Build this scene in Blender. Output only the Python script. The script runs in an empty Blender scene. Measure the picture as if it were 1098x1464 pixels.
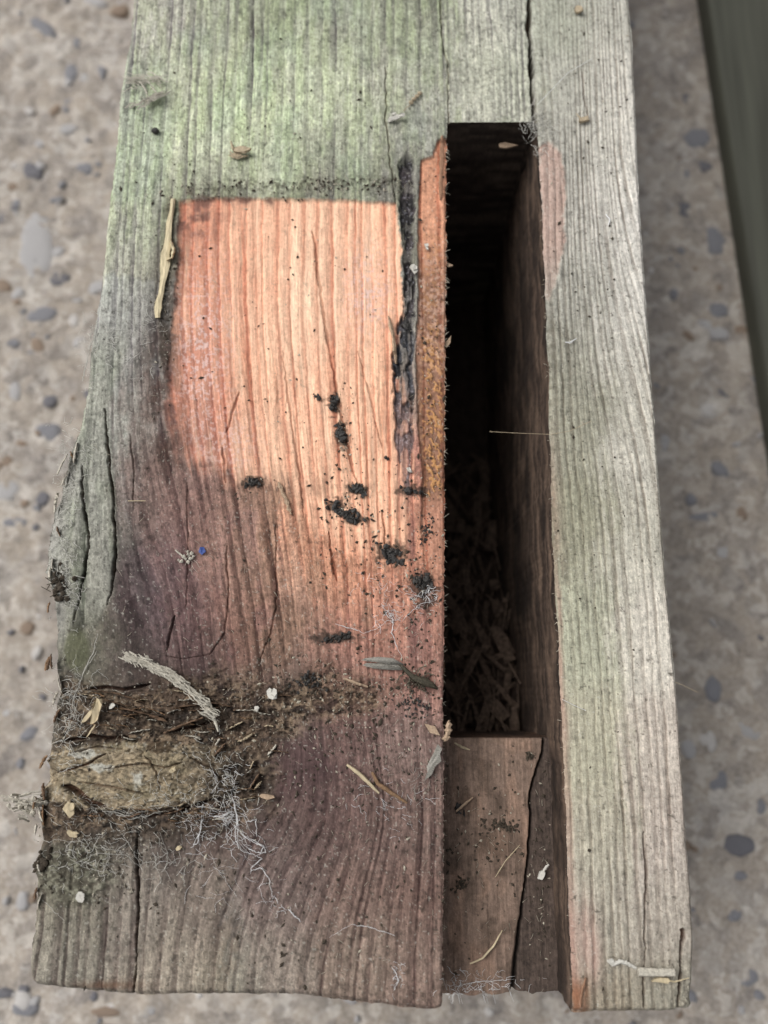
import bpy, math, random
import numpy as np
from mathutils import Vector, noise as mnoise

random.seed(7)
rng = np.random.default_rng(11)
sc = bpy.context.scene
COL = sc.collection

# ------------------------------------------------------------------ camera
FPX, CXP, CYP = 1100.0, 549.0, 732.0           # photo focal length and centre in photo pixels
TILT = math.radians(12.8)
HP = 0.125                                     # post height (m)
CAMH = 0.161                                   # camera above the post's upper face
cam_d = bpy.data.cameras.new('camera')
cam = bpy.data.objects.new('camera', cam_d); COL.objects.link(cam)
cam.location = (0, 0, HP + CAMH)
cam.rotation_euler = (TILT, 0, 0)
cam_d.sensor_fit = 'VERTICAL'
cam_d.sensor_height = 7.6
cam_d.sensor_width = 5.7
cam_d.lens = 7.6 * FPX / 1464.0
cam_d.clip_start = 0.005
cam_d.clip_end = 60
cam_d.dof.use_dof = True
cam_d.dof.focus_distance = 0.160
cam_d.dof.aperture_fstop = cam_d.lens / 2.5
sc.camera = cam

# ------------------------------------------------------------------ sky, sun, exposure (overcast)
SUN_EL, SUN_AZ = math.radians(52), math.radians(-62)    # from the upper left of the picture
w = bpy.data.worlds.new('World'); sc.world = w; w.use_nodes = True
nt = w.node_tree; nt.nodes.clear()
sky = nt.nodes.new('ShaderNodeTexSky'); sky.sky_type = 'NISHITA'; sky.sun_disc = False
sky.sun_elevation = SUN_EL; sky.sun_rotation = SUN_AZ; sky.dust_density = 6.0; sky.air_density = 1.0
hsv = nt.nodes.new('ShaderNodeHueSaturation'); hsv.inputs['Saturation'].default_value = 0.18   # cloud cover
bg = nt.nodes.new('ShaderNodeBackground'); bg.inputs['Strength'].default_value = 0.11
out = nt.nodes.new('ShaderNodeOutputWorld')
nt.links.new(sky.outputs[0], hsv.inputs['Color']); nt.links.new(hsv.outputs[0], bg.inputs['Color'])
nt.links.new(bg.outputs[0], out.inputs[0])
sd = bpy.data.lights.new('sun', 'SUN'); sd.energy = 1.4; sd.angle = math.radians(38); sd.color = (1, 0.975, 0.94)
so = bpy.data.objects.new('sun', sd); COL.objects.link(so)
sdir = Vector((math.sin(SUN_AZ) * math.cos(SUN_EL), math.cos(SUN_AZ) * math.cos(SUN_EL), math.sin(SUN_EL)))
so.rotation_euler = sdir.to_track_quat('Z', 'Y').to_euler()
vs = sc.view_settings
sc.display_settings.display_device = 'sRGB'
vs.view_transform = 'Standard'; vs.look = 'None'; vs.exposure = 0.18; vs.gamma = 1; vs.use_curve_mapping = False
ALB = 0.80                                      # albedo of a surface / brightness it shows in the open

# ------------------------------------------------------------------ helpers
CT, ST = math.cos(TILT), math.sin(TILT)
def bp(px, py, z):
    """photo pixel -> world point on the horizontal plane z (numpy friendly)"""
    a = (np.asarray(px, dtype=np.float64) - CXP) / FPX
    b = -(np.asarray(py, dtype=np.float64) - CYP) / FPX
    dy = CT * b + ST; dz = ST * b - CT
    t = (HP + CAMH - z) / -dz
    return a * t, dy * t, z + 0 * t
def proj(X, Y, Z):
    Zr = Z - (HP + CAMH)
    r = X; u = CT * Y + ST * Zr; f = ST * Y - CT * Zr
    return CXP + FPX * r / f, CYP - FPX * u / f
def lin(c):
    c = np.asarray(c, dtype=np.float64) / 255.0
    return np.where(c <= 0.04045, c / 12.92, ((c + 0.055) / 1.055) ** 2.4)
def alb(c): return lin(c) * ALB
TAB = rng.random((16, 256, 256)).astype(np.float32)
def vn(x, y, seed=0):
    x = np.asarray(x, dtype=np.float32); y = np.asarray(y, dtype=np.float32)
    xf = np.floor(x); yf = np.floor(y)
    fx = x - xf; fy = y - yf
    fx = fx * fx * fx * (fx * (fx * 6 - 15) + 10); fy = fy * fy * fy * (fy * (fy * 6 - 15) + 10)
    i = (xf.astype(np.int32) + seed * 37) & 255; j = (yf.astype(np.int32) + seed * 91) & 255
    T = TAB[seed % 16]; i1 = (i + 1) & 255; j1 = (j + 1) & 255
    a = T[j, i] * (1 - fx) + T[j, i1] * fx
    b = T[j1, i] * (1 - fx) + T[j1, i1] * fx
    return (a * (1 - fy) + b * fy) * 2 - 1
def fbm(x, y, o=4, seed=0, g=0.5):
    s = 0; a = 1.0; n = 0
    for k in range(o):
        s = s + a * vn(x * 2 ** k, y * 2 ** k, seed + k); n += a; a *= g
    return s / n
def sst(a, b, x):
    t = np.clip((x - a) / (b - a), 0, 1); return t * t * (3 - 2 * t)
def interp_pl(pl, y, ax=1):
    p = sorted(pl, key=lambda q: q[ax])
    return np.interp(y, [q[ax] for q in p], [q[1 - ax] for q in p])
def dist_pl(px, py, pl):
    d = np.full(px.shape, 1e9, dtype=np.float32)
    for (x0, y0), (x1, y1) in zip(pl[:-1], pl[1:]):
        dx, dy = x1 - x0, y1 - y0
        t = np.clip(((px - x0) * dx + (py - y0) * dy) / (dx * dx + dy * dy + 1e-9), 0, 1)
        d = np.minimum(d, np.hypot(px - x0 - t * dx, py - y0 - t * dy))
    return d
def sdf_poly(px, py, pl):
    """signed distance, positive inside"""
    d = dist_pl(px, py, pl + [pl[0]])
    ins = np.zeros(px.shape, dtype=bool)
    for (x0, y0), (x1, y1) in zip(pl, pl[1:] + pl[:1]):
        if y0 == y1: continue
        c = (y0 > py) != (y1 > py)
        ins ^= c & (px < (x1 - x0) * (py - y0) / (y1 - y0) + x0)
    return np.where(ins, d, -d)

def new_mesh(name, V, F, mat=None, parent=None, col=None, smooth=True, extra=None):
    V = np.asarray(V, dtype=np.float32); F = np.asarray(F, dtype=np.int32)
    me = bpy.data.meshes.new(name)
    me.vertices.add(len(V)); me.vertices.foreach_set('co', V.ravel())
    k = F.shape[1]
    me.loops.add(F.size); me.loops.foreach_set('vertex_index', F.ravel())
    me.polygons.add(len(F))
    me.polygons.foreach_set('loop_start', np.arange(0, F.size, k, dtype=np.int32))
    me.polygons.foreach_set('loop_total', np.full(len(F), k, dtype=np.int32))
    if smooth: me.polygons.foreach_set('use_smooth', np.ones(len(F), dtype=bool))
    me.update(calc_edges=True)
    if col is not None:
        at = me.attributes.new('col', 'FLOAT_COLOR', 'POINT')
        c4 = np.ones((len(V), 4), dtype=np.float32); c4[:, :3] = col
        at.data.foreach_set('color', c4.ravel())
    for nm, arr in (extra or {}).items():
        at = me.attributes.new(nm, 'FLOAT', 'POINT'); at.data.foreach_set('value', np.asarray(arr, dtype=np.float32).ravel())
    if mat: me.materials.append(mat)
    o = bpy.data.objects.new(name, me); COL.objects.link(o)
    if parent is not None: o.parent = parent
    return o
def grid_faces(nr, nc):
    i = np.arange((nr - 1) * (nc - 1)); r = i // (nc - 1); c = i % (nc - 1)
    a = r * nc + c
    return np.stack([a, a + nc, a + nc + 1, a + 1], 1)     # rows run down the picture, columns to the right: faces up
class MB:
    def __init__(s): s.v = []; s.f = []
    def add(s, V, F):
        n = len(s.v); s.v += [tuple(map(float, p)) for p in V]; s.f += [tuple(n + i for i in q) for q in F]
    def tube(s, pts, rad, n=4):
        pts = [Vector(p) for p in pts]; m = len(pts)
        if not hasattr(rad, '__len__'): rad = [rad] * m
        V = []; F = []
        for i, p in enumerate(pts):
            t = (pts[min(i + 1, m - 1)] - pts[max(i - 1, 0)])
            if t.length < 1e-9: t = Vector((1, 0, 0))
            t.normalize()
            a = t.cross(Vector((0.12, 0.07, 1))); a = a.normalized() if a.length > 1e-6 else Vector((1, 0, 0)); b = t.cross(a)
            for k in range(n):
                an = 2 * math.pi * k / n
                V.append(p + (a * math.cos(an) + b * math.sin(an)) * rad[i])
        for i in range(m - 1):
            for k in range(n):
                k2 = (k + 1) % n
                F.append((i * n + k, i * n + k2, (i + 1) * n + k2, (i + 1) * n + k))
        F.append(tuple(range(n - 1, -1, -1))); F.append(tuple((m - 1) * n + k for k in range(n)))
        s.add(V, F)
    def blob(s, c, r, sub=1, rough=0.25, squash=(1, 1, 1), rot=0.0):
        V, F = ICO[sub]
        sd_ = random.random() * 50
        ca, sa = math.cos(rot), math.sin(rot); o = []
        for p in V:
            k = 1 + rough * mnoise.noise(Vector(p) * 1.7 + Vector((sd_, sd_ * .7, 0)))
            x, y, z = p[0] * r * k * squash[0], p[1] * r * k * squash[1], p[2] * r * k * squash[2]
            o.append((c[0] + x * ca - y * sa, c[1] + x * sa + y * ca, c[2] + z))
        s.add(o, F)
    def sheet(s, pts, th):
        """closed thin plate from a fan outline (world points, roughly flat)"""
        n = len(pts)
        top = [(p[0], p[1], p[2] + th / 2) for p in pts]; bot = [(p[0], p[1], p[2] - th / 2) for p in pts]
        s.add(top + bot, [tuple(range(n)), tuple(range(2 * n - 1, n - 1, -1))] + [(i, n + i, n + (i + 1) % n, (i + 1) % n) for i in range(n)])
    def build(s, name, mat, parent=None, smooth=True):
        me = bpy.data.meshes.new(name); me.from_pydata(s.v, [], s.f)
        if smooth: me.polygons.foreach_set('use_smooth', np.ones(len(me.polygons), dtype=bool))
        me.update()
        if mat: me.materials.append(mat)
        o = bpy.data.objects.new(name, me); COL.objects.link(o)
        if parent is not None: o.parent = parent
        return o
def _ico():
    import bmesh
    r = {}
    for k in (1, 2, 3):
        b = bmesh.new(); bmesh.ops.create_icosphere(b, subdivisions=k, radius=1)
        b.verts.ensure_lookup_table()
        r[k] = ([tuple(v.co) for v in b.verts], [tuple(v.index for v in f.verts) for f in b.faces]); b.free()
    return r
ICO = _ico()
def tag(o, label=None, cat=None, group=None, kind=None):
    if label: o['label'] = label
    if cat: o['category'] = cat
    if group: o['group'] = group
    if kind: o['kind'] = kind
    return o
def empty(name, loc=(0, 0, 0)):
    o = bpy.data.objects.new(name, None); COL.objects.link(o); o.location = loc; o.empty_display_size = 0.01
    return o

# ------------------------------------------------------------------ materials
def node_mat(name):
    m = bpy.data.materials.new(name); m.use_nodes = True
    t = m.node_tree; b = t.nodes['Principled BSDF']
    b.inputs['Specular IOR Level'].default_value = 0.25
    return m, t, b
def simple_mat(name, rgb, rough=0.85, var=0.35, scale=900, transl=0.0, spec=0.25, stretch=(1, 1, 1), bump=0.3):
    m, t, b = node_mat(name)
    c = alb(rgb)
    tc = t.nodes.new('ShaderNodeTexCoord'); mp = t.nodes.new('ShaderNodeMapping'); mp.inputs['Scale'].default_value = stretch
    n = t.nodes.new('ShaderNodeTexNoise'); n.inputs['Scale'].default_value = scale; n.inputs['Detail'].default_value = 5
    r = t.nodes.new('ShaderNodeValToRGB')
    r.color_ramp.elements[0].position = .3; r.color_ramp.elements[1].position = .72
    r.color_ramp.elements[0].color = (*[float(v) * (1 - var) for v in c], 1)
    r.color_ramp.elements[1].color = (*[min(.9, float(v) * (1 + var)) for v in c], 1)
    L = t.links.new
    L(tc.outputs['Object'], mp.inputs['Vector']); L(mp.outputs[0], n.inputs['Vector']); L(n.outputs['Fac'], r.inputs[0]); L(r.outputs[0], b.inputs['Base Color'])
    bu = t.nodes.new('ShaderNodeBump'); bu.inputs['Strength'].default_value = bump; bu.inputs['Distance'].default_value = 0.0003
    L(n.outputs['Fac'], bu.inputs['Height']); L(bu.outputs[0], b.inputs['Normal'])
    b.inputs['Roughness'].default_value = rough; b.inputs['Specular IOR Level'].default_value = spec
    if transl > 0:
        o = t.nodes['Material Output']; tr = t.nodes.new('ShaderNodeBsdfTranslucent'); mx = t.nodes.new('ShaderNodeMixShader')
        mx.inputs[0].default_value = transl; L(r.outputs[0], tr.inputs['Color']); L(b.outputs[0], mx.inputs[1]); L(tr.outputs[0], mx.inputs[2]); L(mx.outputs[0], o.inputs[0])
    return m
def wood_mat(name, fine=0.22, bump=0.5):
    """colour and gloss come from the mesh (growth rings, stains, algae); the nodes add fibre grain and dust"""
    m, t, b = node_mat(name); L = t.links.new
    a = t.nodes.new('ShaderNodeAttribute'); a.attribute_name = 'col'
    g = t.nodes.new('ShaderNodeAttribute'); g.attribute_name = 'gloss'
    tc = t.nodes.new('ShaderNodeTexCoord')
    mp = t.nodes.new('ShaderNodeMapping'); mp.inputs['Scale'].default_value = (5200, 700, 2500)
    n1 = t.nodes.new('ShaderNodeTexNoise'); n1.inputs['Scale'].default_value = 1; n1.inputs['Detail'].default_value = 4; n1.inputs['Roughness'].default_value = .65
    n2 = t.nodes.new('ShaderNodeTexNoise'); n2.inputs['Scale'].default_value = 3300; n2.inputs['Detail'].default_value = 3; n2.inputs['Roughness'].default_value = .7
    L(tc.outputs['Object'], mp.inputs[0]); L(mp.outputs[0], n1.inputs['Vector']); L(tc.outputs['Object'], n2.inputs['Vector'])
    ad = t.nodes.new('ShaderNodeMath'); ad.operation = 'ADD'; L(n1.outputs['Fac'], ad.inputs[0]); L(n2.outputs['Fac'], ad.inputs[1])
    mr = t.nodes.new('ShaderNodeMapRange'); mr.inputs['From Min'].default_value = .62; mr.inputs['From Max'].default_value = 1.38
    mr.inputs['To Min'].default_value = 1 - fine * 1.5; mr.inputs['To Max'].default_value = 1 + fine * 1.5
    L(ad.outputs[0], mr.inputs['Value'])
    mu = t.nodes.new('ShaderNodeVectorMath'); mu.operation = 'SCALE'; L(a.outputs['Color'], mu.inputs[0]); L(mr.outputs[0], mu.inputs['Scale'])
    L(mu.outputs[0], b.inputs['Base Color'])
    rr = t.nodes.new('ShaderNodeMapRange'); rr.inputs['To Min'].default_value = .9; rr.inputs['To Max'].default_value = .32
    L(g.outputs['Fac'], rr.inputs['Value']); L(rr.outputs[0], b.inputs['Roughness'])
    bu = t.nodes.new('ShaderNodeBump'); bu.inputs['Strength'].default_value = bump; bu.inputs['Distance'].default_value = 0.00012
    L(ad.outputs[0], bu.inputs['Height']); L(bu.outputs[0], b.inputs['Normal'])
    return m
M_WOOD = wood_mat('weathered_wood')
M_BARE = wood_mat('bare_wood', fine=.10, bump=.3)
M_INNER = wood_mat('mortise_wood', fine=.25, bump=.5)

# ------------------------------------------------------------------ outline of the post, in photo pixels
LEFT = [(190, -10), (183, 60), (170, 130), (165, 200), (158, 260), (150, 330), (143, 400), (134, 455), (127, 500), (122, 560), (111, 612), (95, 642),
        (82, 690), (72, 730), (61, 780), (57, 822), (67, 850), (72, 900), (70, 950), (76, 990), (68, 1040), (57, 1090), (61, 1118), (50, 1132), (46, 1180),
        (50, 1205), (42, 1240), (45, 1290), (40, 1340), (38, 1380), (43, 1412)]
SLOTL = [(639, -10), (638.5, 175), (638, 400), (636.5, 600), (635.5, 800), (634, 1000), (634, 1200), (632, 1450)]
SLOTR = [(757, -10), (768, 176), (770, 210), (773, 260), (777, 350), (781, 450), (785, 560), (787, 650), (790, 760), (795, 850), (800, 950), (804, 1050),
         (809, 1150), (812, 1250), (816, 1350), (820, 1455)]
RIGHT = [(898, -10), (905, 60), (910, 170), (913, 250), (918, 330), (925, 430), (932, 530), (940, 640), (948, 760), (957, 870), (966, 970), (973, 1060),
         (980, 1170), (988, 1270), (992, 1350), (991, 1450)]
BOT = [(0, 1408), (45, 1409), (120, 1418), (190, 1424), (300, 1424), (420, 1424), (500, 1432), (560, 1440), (620, 1446), (634, 1440)]
BOTR = [(818, 1452), (870, 1449), (930, 1447), (992, 1449)]
YS, YH = 175.0, 1055.0            # slot starts / shallow haunch starts (photo rows)
DH = 0.0115                       # depth of the haunch
def ext(pl, y):
    """edge x at row y; straight run towards the vanishing point above the frame"""
    x = interp_pl(pl, y)
    x0 = interp_pl(pl, 0.0)
    return np.where(y < 0, x0 + (y / -4130.0) * (630 - x0), x)

STEP = 1.12
rows = list(-np.geomspace(4, 1500, 46)[::-1]) + list(np.arange(0, 175.0, STEP)) + list(np.linspace(175.0, 1380.0, int(1205 / STEP)))
rows = np.array(rows); tail = np.linspace(0, 1, 64)[1:]
NR = len(rows) + len(tail)
def block(xa, xb, nc, bot):
    s = np.linspace(0, 1, nc)
    py = np.repeat(rows[:, None], nc, 1)
    xl = ext(xa, rows); xr = ext(xb, rows)
    px = xl[:, None] + (xr - xl)[:, None] * s
    # the last rows reach for the ragged end of the post
    xl2 = interp_pl(xa, 1430.); xr2 = interp_pl(xb, 1430.)
    xe = xl2 + (xr2 - xl2) * s
    ye = interp_pl(bot, xe, 0) if bot else np.full(nc, 1400.)
    ye = ye + 1.5 * fbm(xe / 9, xe * 0, 3, 3) + 2.0 * vn(xe / 23, xe * 0, 5)
    py2 = 1380 + tail[:, None] * (ye - 1380)[None, :]
    xl3 = interp_pl(xa, 1380 + tail * 60); xr3 = interp_pl(xb, 1380 + tail * 60)
    px2 = xl3[:, None] + (xr3 - xl3)[:, None] * s
    return np.vstack([px, px2]), np.vstack([py, py2])
NA, NB, NC = 500, 112, 150
ax, ay = block(LEFT, SLOTL, NA, BOT)
bx_, by_ = block(SLOTL, SLOTR, NB, None)
cx_, cy_ = block(SLOTR, RIGHT, NC, BOTR)
PX = np.hstack([ax, bx_[:, 1:-1], cx_]); PY = np.hstack([ay, by_[:, 1:-1], cy_])
NCOL = PX.shape[1]
# ragged edges: the sawn and torn arrises wander by a fraction of a millimetre
jl = 1.6 * fbm(PY[:, 0] / 9, PY[:, 0] * 0 + 3, 3, 1) + (4.5 * fbm(PY[:, 0] / 26, PY[:, 0] * 0, 2, 6) + 2.5 * fbm(PY[:, 0] / 5, PY[:, 0] * 0 + 2, 2, 4)) * sst(560, 640, PY[:, 0]) * (1 - .6 * sst(1250, 1330, PY[:, 0]))
edge_l = np.exp(-((PX - PX[:, :1]) / 14) ** 2); PX = PX + edge_l * jl[:, None]
iL, iR = NA - 1, NA - 1 + NB - 1
jS = 1.7 * fbm(rows_y := PY[:, iL] / 6, rows_y * 0 + 9, 3, 2) + 0.7 * fbm(PY[:, iL] / 40, rows_y * 0, 2, 8)
PX[:, :iL + 1] += np.exp(-((PX[:, :iL + 1] - PX[:, iL:iL + 1]) / 8) ** 2) * jS[:, None]
jR = 1.3 * fbm(PY[:, iR] / 8, rows_y * 0 + 4, 3, 4) + 1.2 * fbm(PY[:, iR] / 60, rows_y * 0, 2, 9)
PX[:, iR:] += np.exp(-((PX[:, iR:] - PX[:, iR:iR + 1]) / 8) ** 2) * jR[:, None]
jr = 0.7 * fbm(PY[:, -1] / 10, rows_y * 0 + 7, 3, 7)
PX[:, -1] += jr

WX, WY, _ = bp(PX, PY, HP)
XM, YM = WX * 1000, WY * 1000                   # millimetres on the face
px = PX.astype(np.float32); py = PY.astype(np.float32)

# ------------------------------------------------------------------ growth rings: contours of a phase that flows round the knot
kdu = sst(60, 260, px) * (1 - sst(300, 640, px)); kdd = sst(170, 430, px) * (1 - sst(450, 660, px))
kbl = sst(1030, 1190, py); kdx = kdu * (1 - kbl) + .72 * kdd * kbl
up = np.exp(-((np.minimum(py, 1090) - 1090) / 430.) ** 2); dn = np.exp(-((np.maximum(py, 1090) - 1090) / 185.) ** 2)
defl = 18.0 * kdx * up * dn                    # mm pushed to the right beside the knot
wch = sst(790, 900, px)
lean = 11.0 * (1 - sst(180, 760, py)) * wch    # the cheek's grain runs out over its right edge
PHI = XM - defl + lean * 1.0
PHI = PHI + 0.9 * fbm(XM / 14, YM / 70, 3, 1) + 0.22 * fbm(XM / 3, YM / 14, 2, 5) + 0.10 * vn(XM / .5, YM / 1.6, 3) + .08 * vn(XM / 1.1, YM / 4, 6)
bounds = [-110.0]; tone = []
while bounds[-1] < 110:
    x = bounds[-1]
    s_ = random.choice((1.5, 2.2, 2.6, 3.0, 3.4, 4.2)) if x < 10 else (random.uniform(1.2, 2.6) if x < 36 else random.choice((1.1, 1.5, 1.9, 2.4, 2.9)))
    bounds.append(x + s_ * random.uniform(.85, 1.15)); tone.append(random.uniform(0.2, 1.0))
bounds = np.array(bounds); tone = np.array(tone + [1.0])
ri = np.clip(np.searchsorted(bounds, PHI) - 1, 0, len(bounds) - 2)
T = (PHI - bounds[ri]) / (bounds[ri + 1] - bounds[ri])
Tj = T + .07 * fbm(XM / .5, YM / 2.2, 2, 11)
late = np.clip(T / 0.62, 0, 1) ** 2.2 * (1 - sst(.86, .98, T))         # slow darkening, abrupt end
groove = np.exp(-((T - .93) / .075) ** 2) + np.exp(-((T + .07) / .075) ** 2)
rt = tone[ri]
along = 0.75 + 0.5 * fbm(XM / 2.5, YM / 22, 3, 12)
fibre = fbm(PHI * 3.2, YM / 6, 3, 4)
fibre2 = fbm(PHI * 7, YM / 3, 2, 9)
dust = fbm(XM * 1.6, YM * 1.6, 4, 6, .65)
dustf = vn(XM * 5, YM * 5, 2)

# ------------------------------------------------------------------ colour of the old surface: what was seen at a set of places
CP = """220 30 160 160 150|300 30 148 155 135|400 30 136 148 118|500 30 142 150 128|600 30 136 146 120|700 30 165 168 154|800 30 158 164 146|870 30 172 172 162
200 130 152 160 140|280 130 164 174 144|350 130 162 174 140|450 130 166 176 148|550 130 156 163 142|650 130 148 153 138|710 130 170 178 152|830 130 166 167 156|895 130 192 190 182
180 220 156 168 142|300 220 168 181 147|400 220 162 174 142|500 220 150 160 134|585 220 138 141 130|620 180 140 143 134|830 220 165 165 156|895 220 200 198 190|700 165 165 165 155
300 272 122 122 108|450 270 120 119 107|560 270 115 112 104|190 300 155 164 142|210 400 135 132 118|170 400 160 164 150|160 480 164 164 155|205 470 130 124 116
150 590 152 156 146|130 690 150 149 142|100 760 150 148 144|200 600 125 110 102|195 690 120 103 95|145 780 128 122 108|230 700 128 103 95|290 740 140 108 98
180 820 106 92 90|250 820 122 96 94|330 800 152 118 105|420 800 178 138 114|500 800 200 148 120|580 800 170 124 114|620 780 200 135 110
110 900 104 104 86|140 920 104 100 86|200 900 104 88 86|270 900 116 88 84|350 900 140 102 92|430 900 150 116 98|520 900 182 130 110|600 900 166 120 106
100 980 108 104 94|190 965 82 72 68|300 960 82 68 66|400 975 110 92 82|500 960 138 104 92|600 970 148 112 102|560 930 160 118 104
200 1020 110 92 80|300 1040 98 84 74|390 1040 102 86 78|200 1110 140 128 105|350 1100 92 80 72|430 1090 96 76 74|500 1090 112 88 82|590 1090 128 106 98
80 1190 88 84 74|150 1190 96 90 82|250 1200 86 76 72|350 1200 106 88 82|450 1190 104 82 76|550 1180 114 90 82|610 1180 124 100 90
80 1280 118 116 102|200 1290 132 126 116|300 1290 124 114 104|400 1280 120 100 92|500 1280 126 100 88|600 1280 122 94 82
70 1380 132 130 118|250 1380 145 138 124|400 1380 140 126 112|500 1380 136 116 100|600 1390 132 108 94|330 1400 132 126 110
850 300 172 170 162|905 300 204 202 198|830 400 160 160 150|910 400 192 190 184|820 500 146 146 132|890 500 186 184 176|830 620 152 152 138|910 650 186 184 176
830 740 150 150 132|910 780 180 178 168|840 900 166 168 150|925 900 194 190 182|850 1080 172 170 152|940 1080 184 176 168|855 1200 172 168 152|945 1200 178 168 160
860 1320 168 163 150|950 1320 168 160 150|870 1430 150 140 122|950 1430 152 148 134"""
cps = np.array([[float(v) for v in e.split()] for line in CP.split('\n') for e in line.split('|')])
gy, gx = np.mgrid[0:188, 0:142]; gpx = gx * 8.0; gpy = gy * 8.0
W = np.zeros(gpx.shape); RC = np.zeros(gpx.shape + (3,))
for x, y, r, g, b in cps:
    k = np.exp(-(((gpx - x) / 42) ** 2 + ((gpy - y) / 55) ** 2)) + 1e-4 / (1 + ((gpx - x) ** 2 + (gpy - y) ** 2) / 3e4) ** 2
    # left block and cheek do not bleed into each other below the slot's start
    same = np.where((gpy > 170) & ((gpx > 705) != (x > 705)), 1e-3, 1.0)
    k = k * same; W += k; RC += k[..., None] * lin((r, g, b))
RC /= W[..., None]
def bil(R, x, y):
    x = np.clip(x / 8, 0, R.shape[1] - 1.001); y = np.clip(y / 8, 0, R.shape[0] - 1.001)
    i = x.astype(int); j = y.astype(int); fx = (x - i)[..., None]; fy = (y - j)[..., None]
    return (R[j, i] * (1 - fx) + R[j, i + 1] * fx) * (1 - fy) + (R[j + 1, i] * (1 - fx) + R[j + 1, i + 1] * fx) * fy
RL = (RC @ np.array([.2126, .7152, .0722]))[..., None]; ds_ = (.40 - .30 * sst(430, 640, gpy) + .12 * sst(1120, 1250, gpy))[..., None]; RC = (RC * (1 - ds_) + RL * ds_) * (1.08 - .05 * sst(430, 640, gpy) - .03 * sst(860, 960, gpy) * (gpx < 705))[..., None]
RC[gpx > 705] *= np.array([.94, .915, .865]); RC[(gpx <= 705) & (gpy < 400)] *= np.array([1.03, 1.0, .93])     # colours above were judged on the lit ridges
RC[(gpy > 1180) & (gpx < 330)] *= np.array([1.05, .985, .94])
wx = 26 * fbm(PHI * .7, YM / 9, 4, 13, .65) + 14 * fbm(XM * .9, YM * .7, 3, 3, .7) + 18 * fbm(XM / 6, YM / 10, 4, 8, .6); wy = 30 * fbm(XM / 6, YM / 12, 4, 10, .6)
base = bil(RC, px + wx, py + wy)

# weathered relief and tone: dirt sits in the grooves of the soft wood
lower = sst(1120, 1260, py) * (px < 640)
vis_l = sst(-.25, .35, fbm(XM / 3, YM / 26, 3, 3) + .9 * (rt - .72))          # a dark line runs only along some rings, on and off
band = sst(.40, .74, Tj) * (1 - sst(.88, 1.02, Tj)) * (.35 + .65 * rt)
band = band * np.clip(.72 + 1.0 * fbm(XM / 4, YM / 24, 3, 7), 0, 1.35)
chk = (px > 765).astype(np.float32)
mid = sst(540, 640, py) * (1 - sst(960, 1040, py)) * (1 - sst(430, 560, px))
wood_dark = groove * (.2 + .6 * vis_l) * along * (.85 - .35 * chk) + (.52 + .34 * lower + .34 * mid + .14 * chk) * band
flat_zone = sst(590, 560, px) * 0 + 1
top_r = np.exp(-(((px - 600) / 70) ** 2 + ((py - 170) / 80) ** 2))        # smooth dusty area left of the slot's head
wood_dark = wood_dark * (1 - .75 * top_r)
wood_dark = np.clip(wood_dark, 0, 1.1)
mott = fbm(XM / 1.9, YM / 2.8, 4, 2, .6)
chk = (px > 765).astype(np.float32); cs_ = 1 - .35 * chk
pits = sst(.22, .5, fbm(XM * 1.3, YM * .8, 3, 9, .6))
mul = 1.27 * np.exp(cs_ * (.26 * fibre + .22 * fibre2 + .42 * dust + .10 * dustf + .26 * mott)) * (1 - .34 * pits * cs_) * (1 - .04 * chk)
dtint = np.where((py < 560)[..., None], np.array([.66, .70, .62]), np.array([.56, .62, .60]))
dtint = np.where((px > 765)[..., None], np.array([.54, .59, .62]), dtint)   # how far a groove darkens each channel
C = base * mul[..., None] * (1 - wood_dark[..., None] * dtint)
alg = (px < 660) * (1 - sst(300, 460, py)) * (1 - sst(.15, .5, wood_dark)) * sst(-.35, .35, fbm(XM / 1.8, YM / 7, 4, 14, .65))       # algae keep to the ridges
C = C * (1 + alg[..., None] * np.array([-.02, .025, -.09]))
green = (px < 660) * (py < 330)
C[..., 1] *= 1 + .035 * green * fbm(XM / 5, YM / 9, 3, 14)
C[..., 0] *= 1 - .04 * green * sst(0, .5, fbm(XM / 8, YM / 12, 3, 15))
Z = 0.17 * (1.0 - 1.3 * band - groove * (.3 + .7 * vis_l)) * (.5 + .6 * rt) * (1 - .7 * top_r) * (1 + .5 * lower) + .05 * fibre + .025 * fibre2 + .25 * fbm(XM / 30, YM / 50, 2, 13) + .05 * dust + .02 * dustf + .06 * mott
Z = Z.astype(np.float32)
gloss = np.full(px.shape, 0.05, dtype=np.float32)
def blend(mask, colr):
    global C
    C = C * (1 - mask[..., None]) + colr * mask[..., None]
def speck(density, scale, seed):
    """irregular small dots"""
    n = vn(XM * scale, YM * scale, seed) * .6 + vn(XM * scale * 2.3, YM * scale * 2.3, seed + 3) * .4
    return sst(1 - density, 1 - density + .12, n * .5 + .5)

lstrip = (1 - sst(-7, 7, px - interp_pl([(205, 440), (172, 520), (152, 585), (158, 650), (163, 720), (167, 790), (160, 850), (135, 900)], py) + 5 * fbm(XM / 2, YM / 8, 3, 5))) * sst(430, 560, py) * (1 - sst(850, 930, py))
lsc = lin((156, 156, 144)) * (mul * .82)[..., None] * (1 - wood_dark[..., None] * np.array([.55, .5, .55]))
lsc = lsc * (1 + sst(-.1, .4, fbm(XM / 4, YM / 12, 3, 13))[..., None] * np.array([-.04, .01, -.07]))
blend(lstrip * .8, lsc)
wedge = np.exp(-(((px - 200 - .35 * (py - 800)) / 50) ** 2 + ((py - 830) / 110) ** 2)) * sst(-.4, .3, fbm(PHI * .6, YM / 20, 3, 4))
C = C * (1 - .30 * wedge[..., None] * np.array([1, 1.02, .86]))
AMB = [(395, 690), (600, 690), (636, 740), (636, 1010), (585, 985), (520, 900), (440, 830), (395, 770)]
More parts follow.
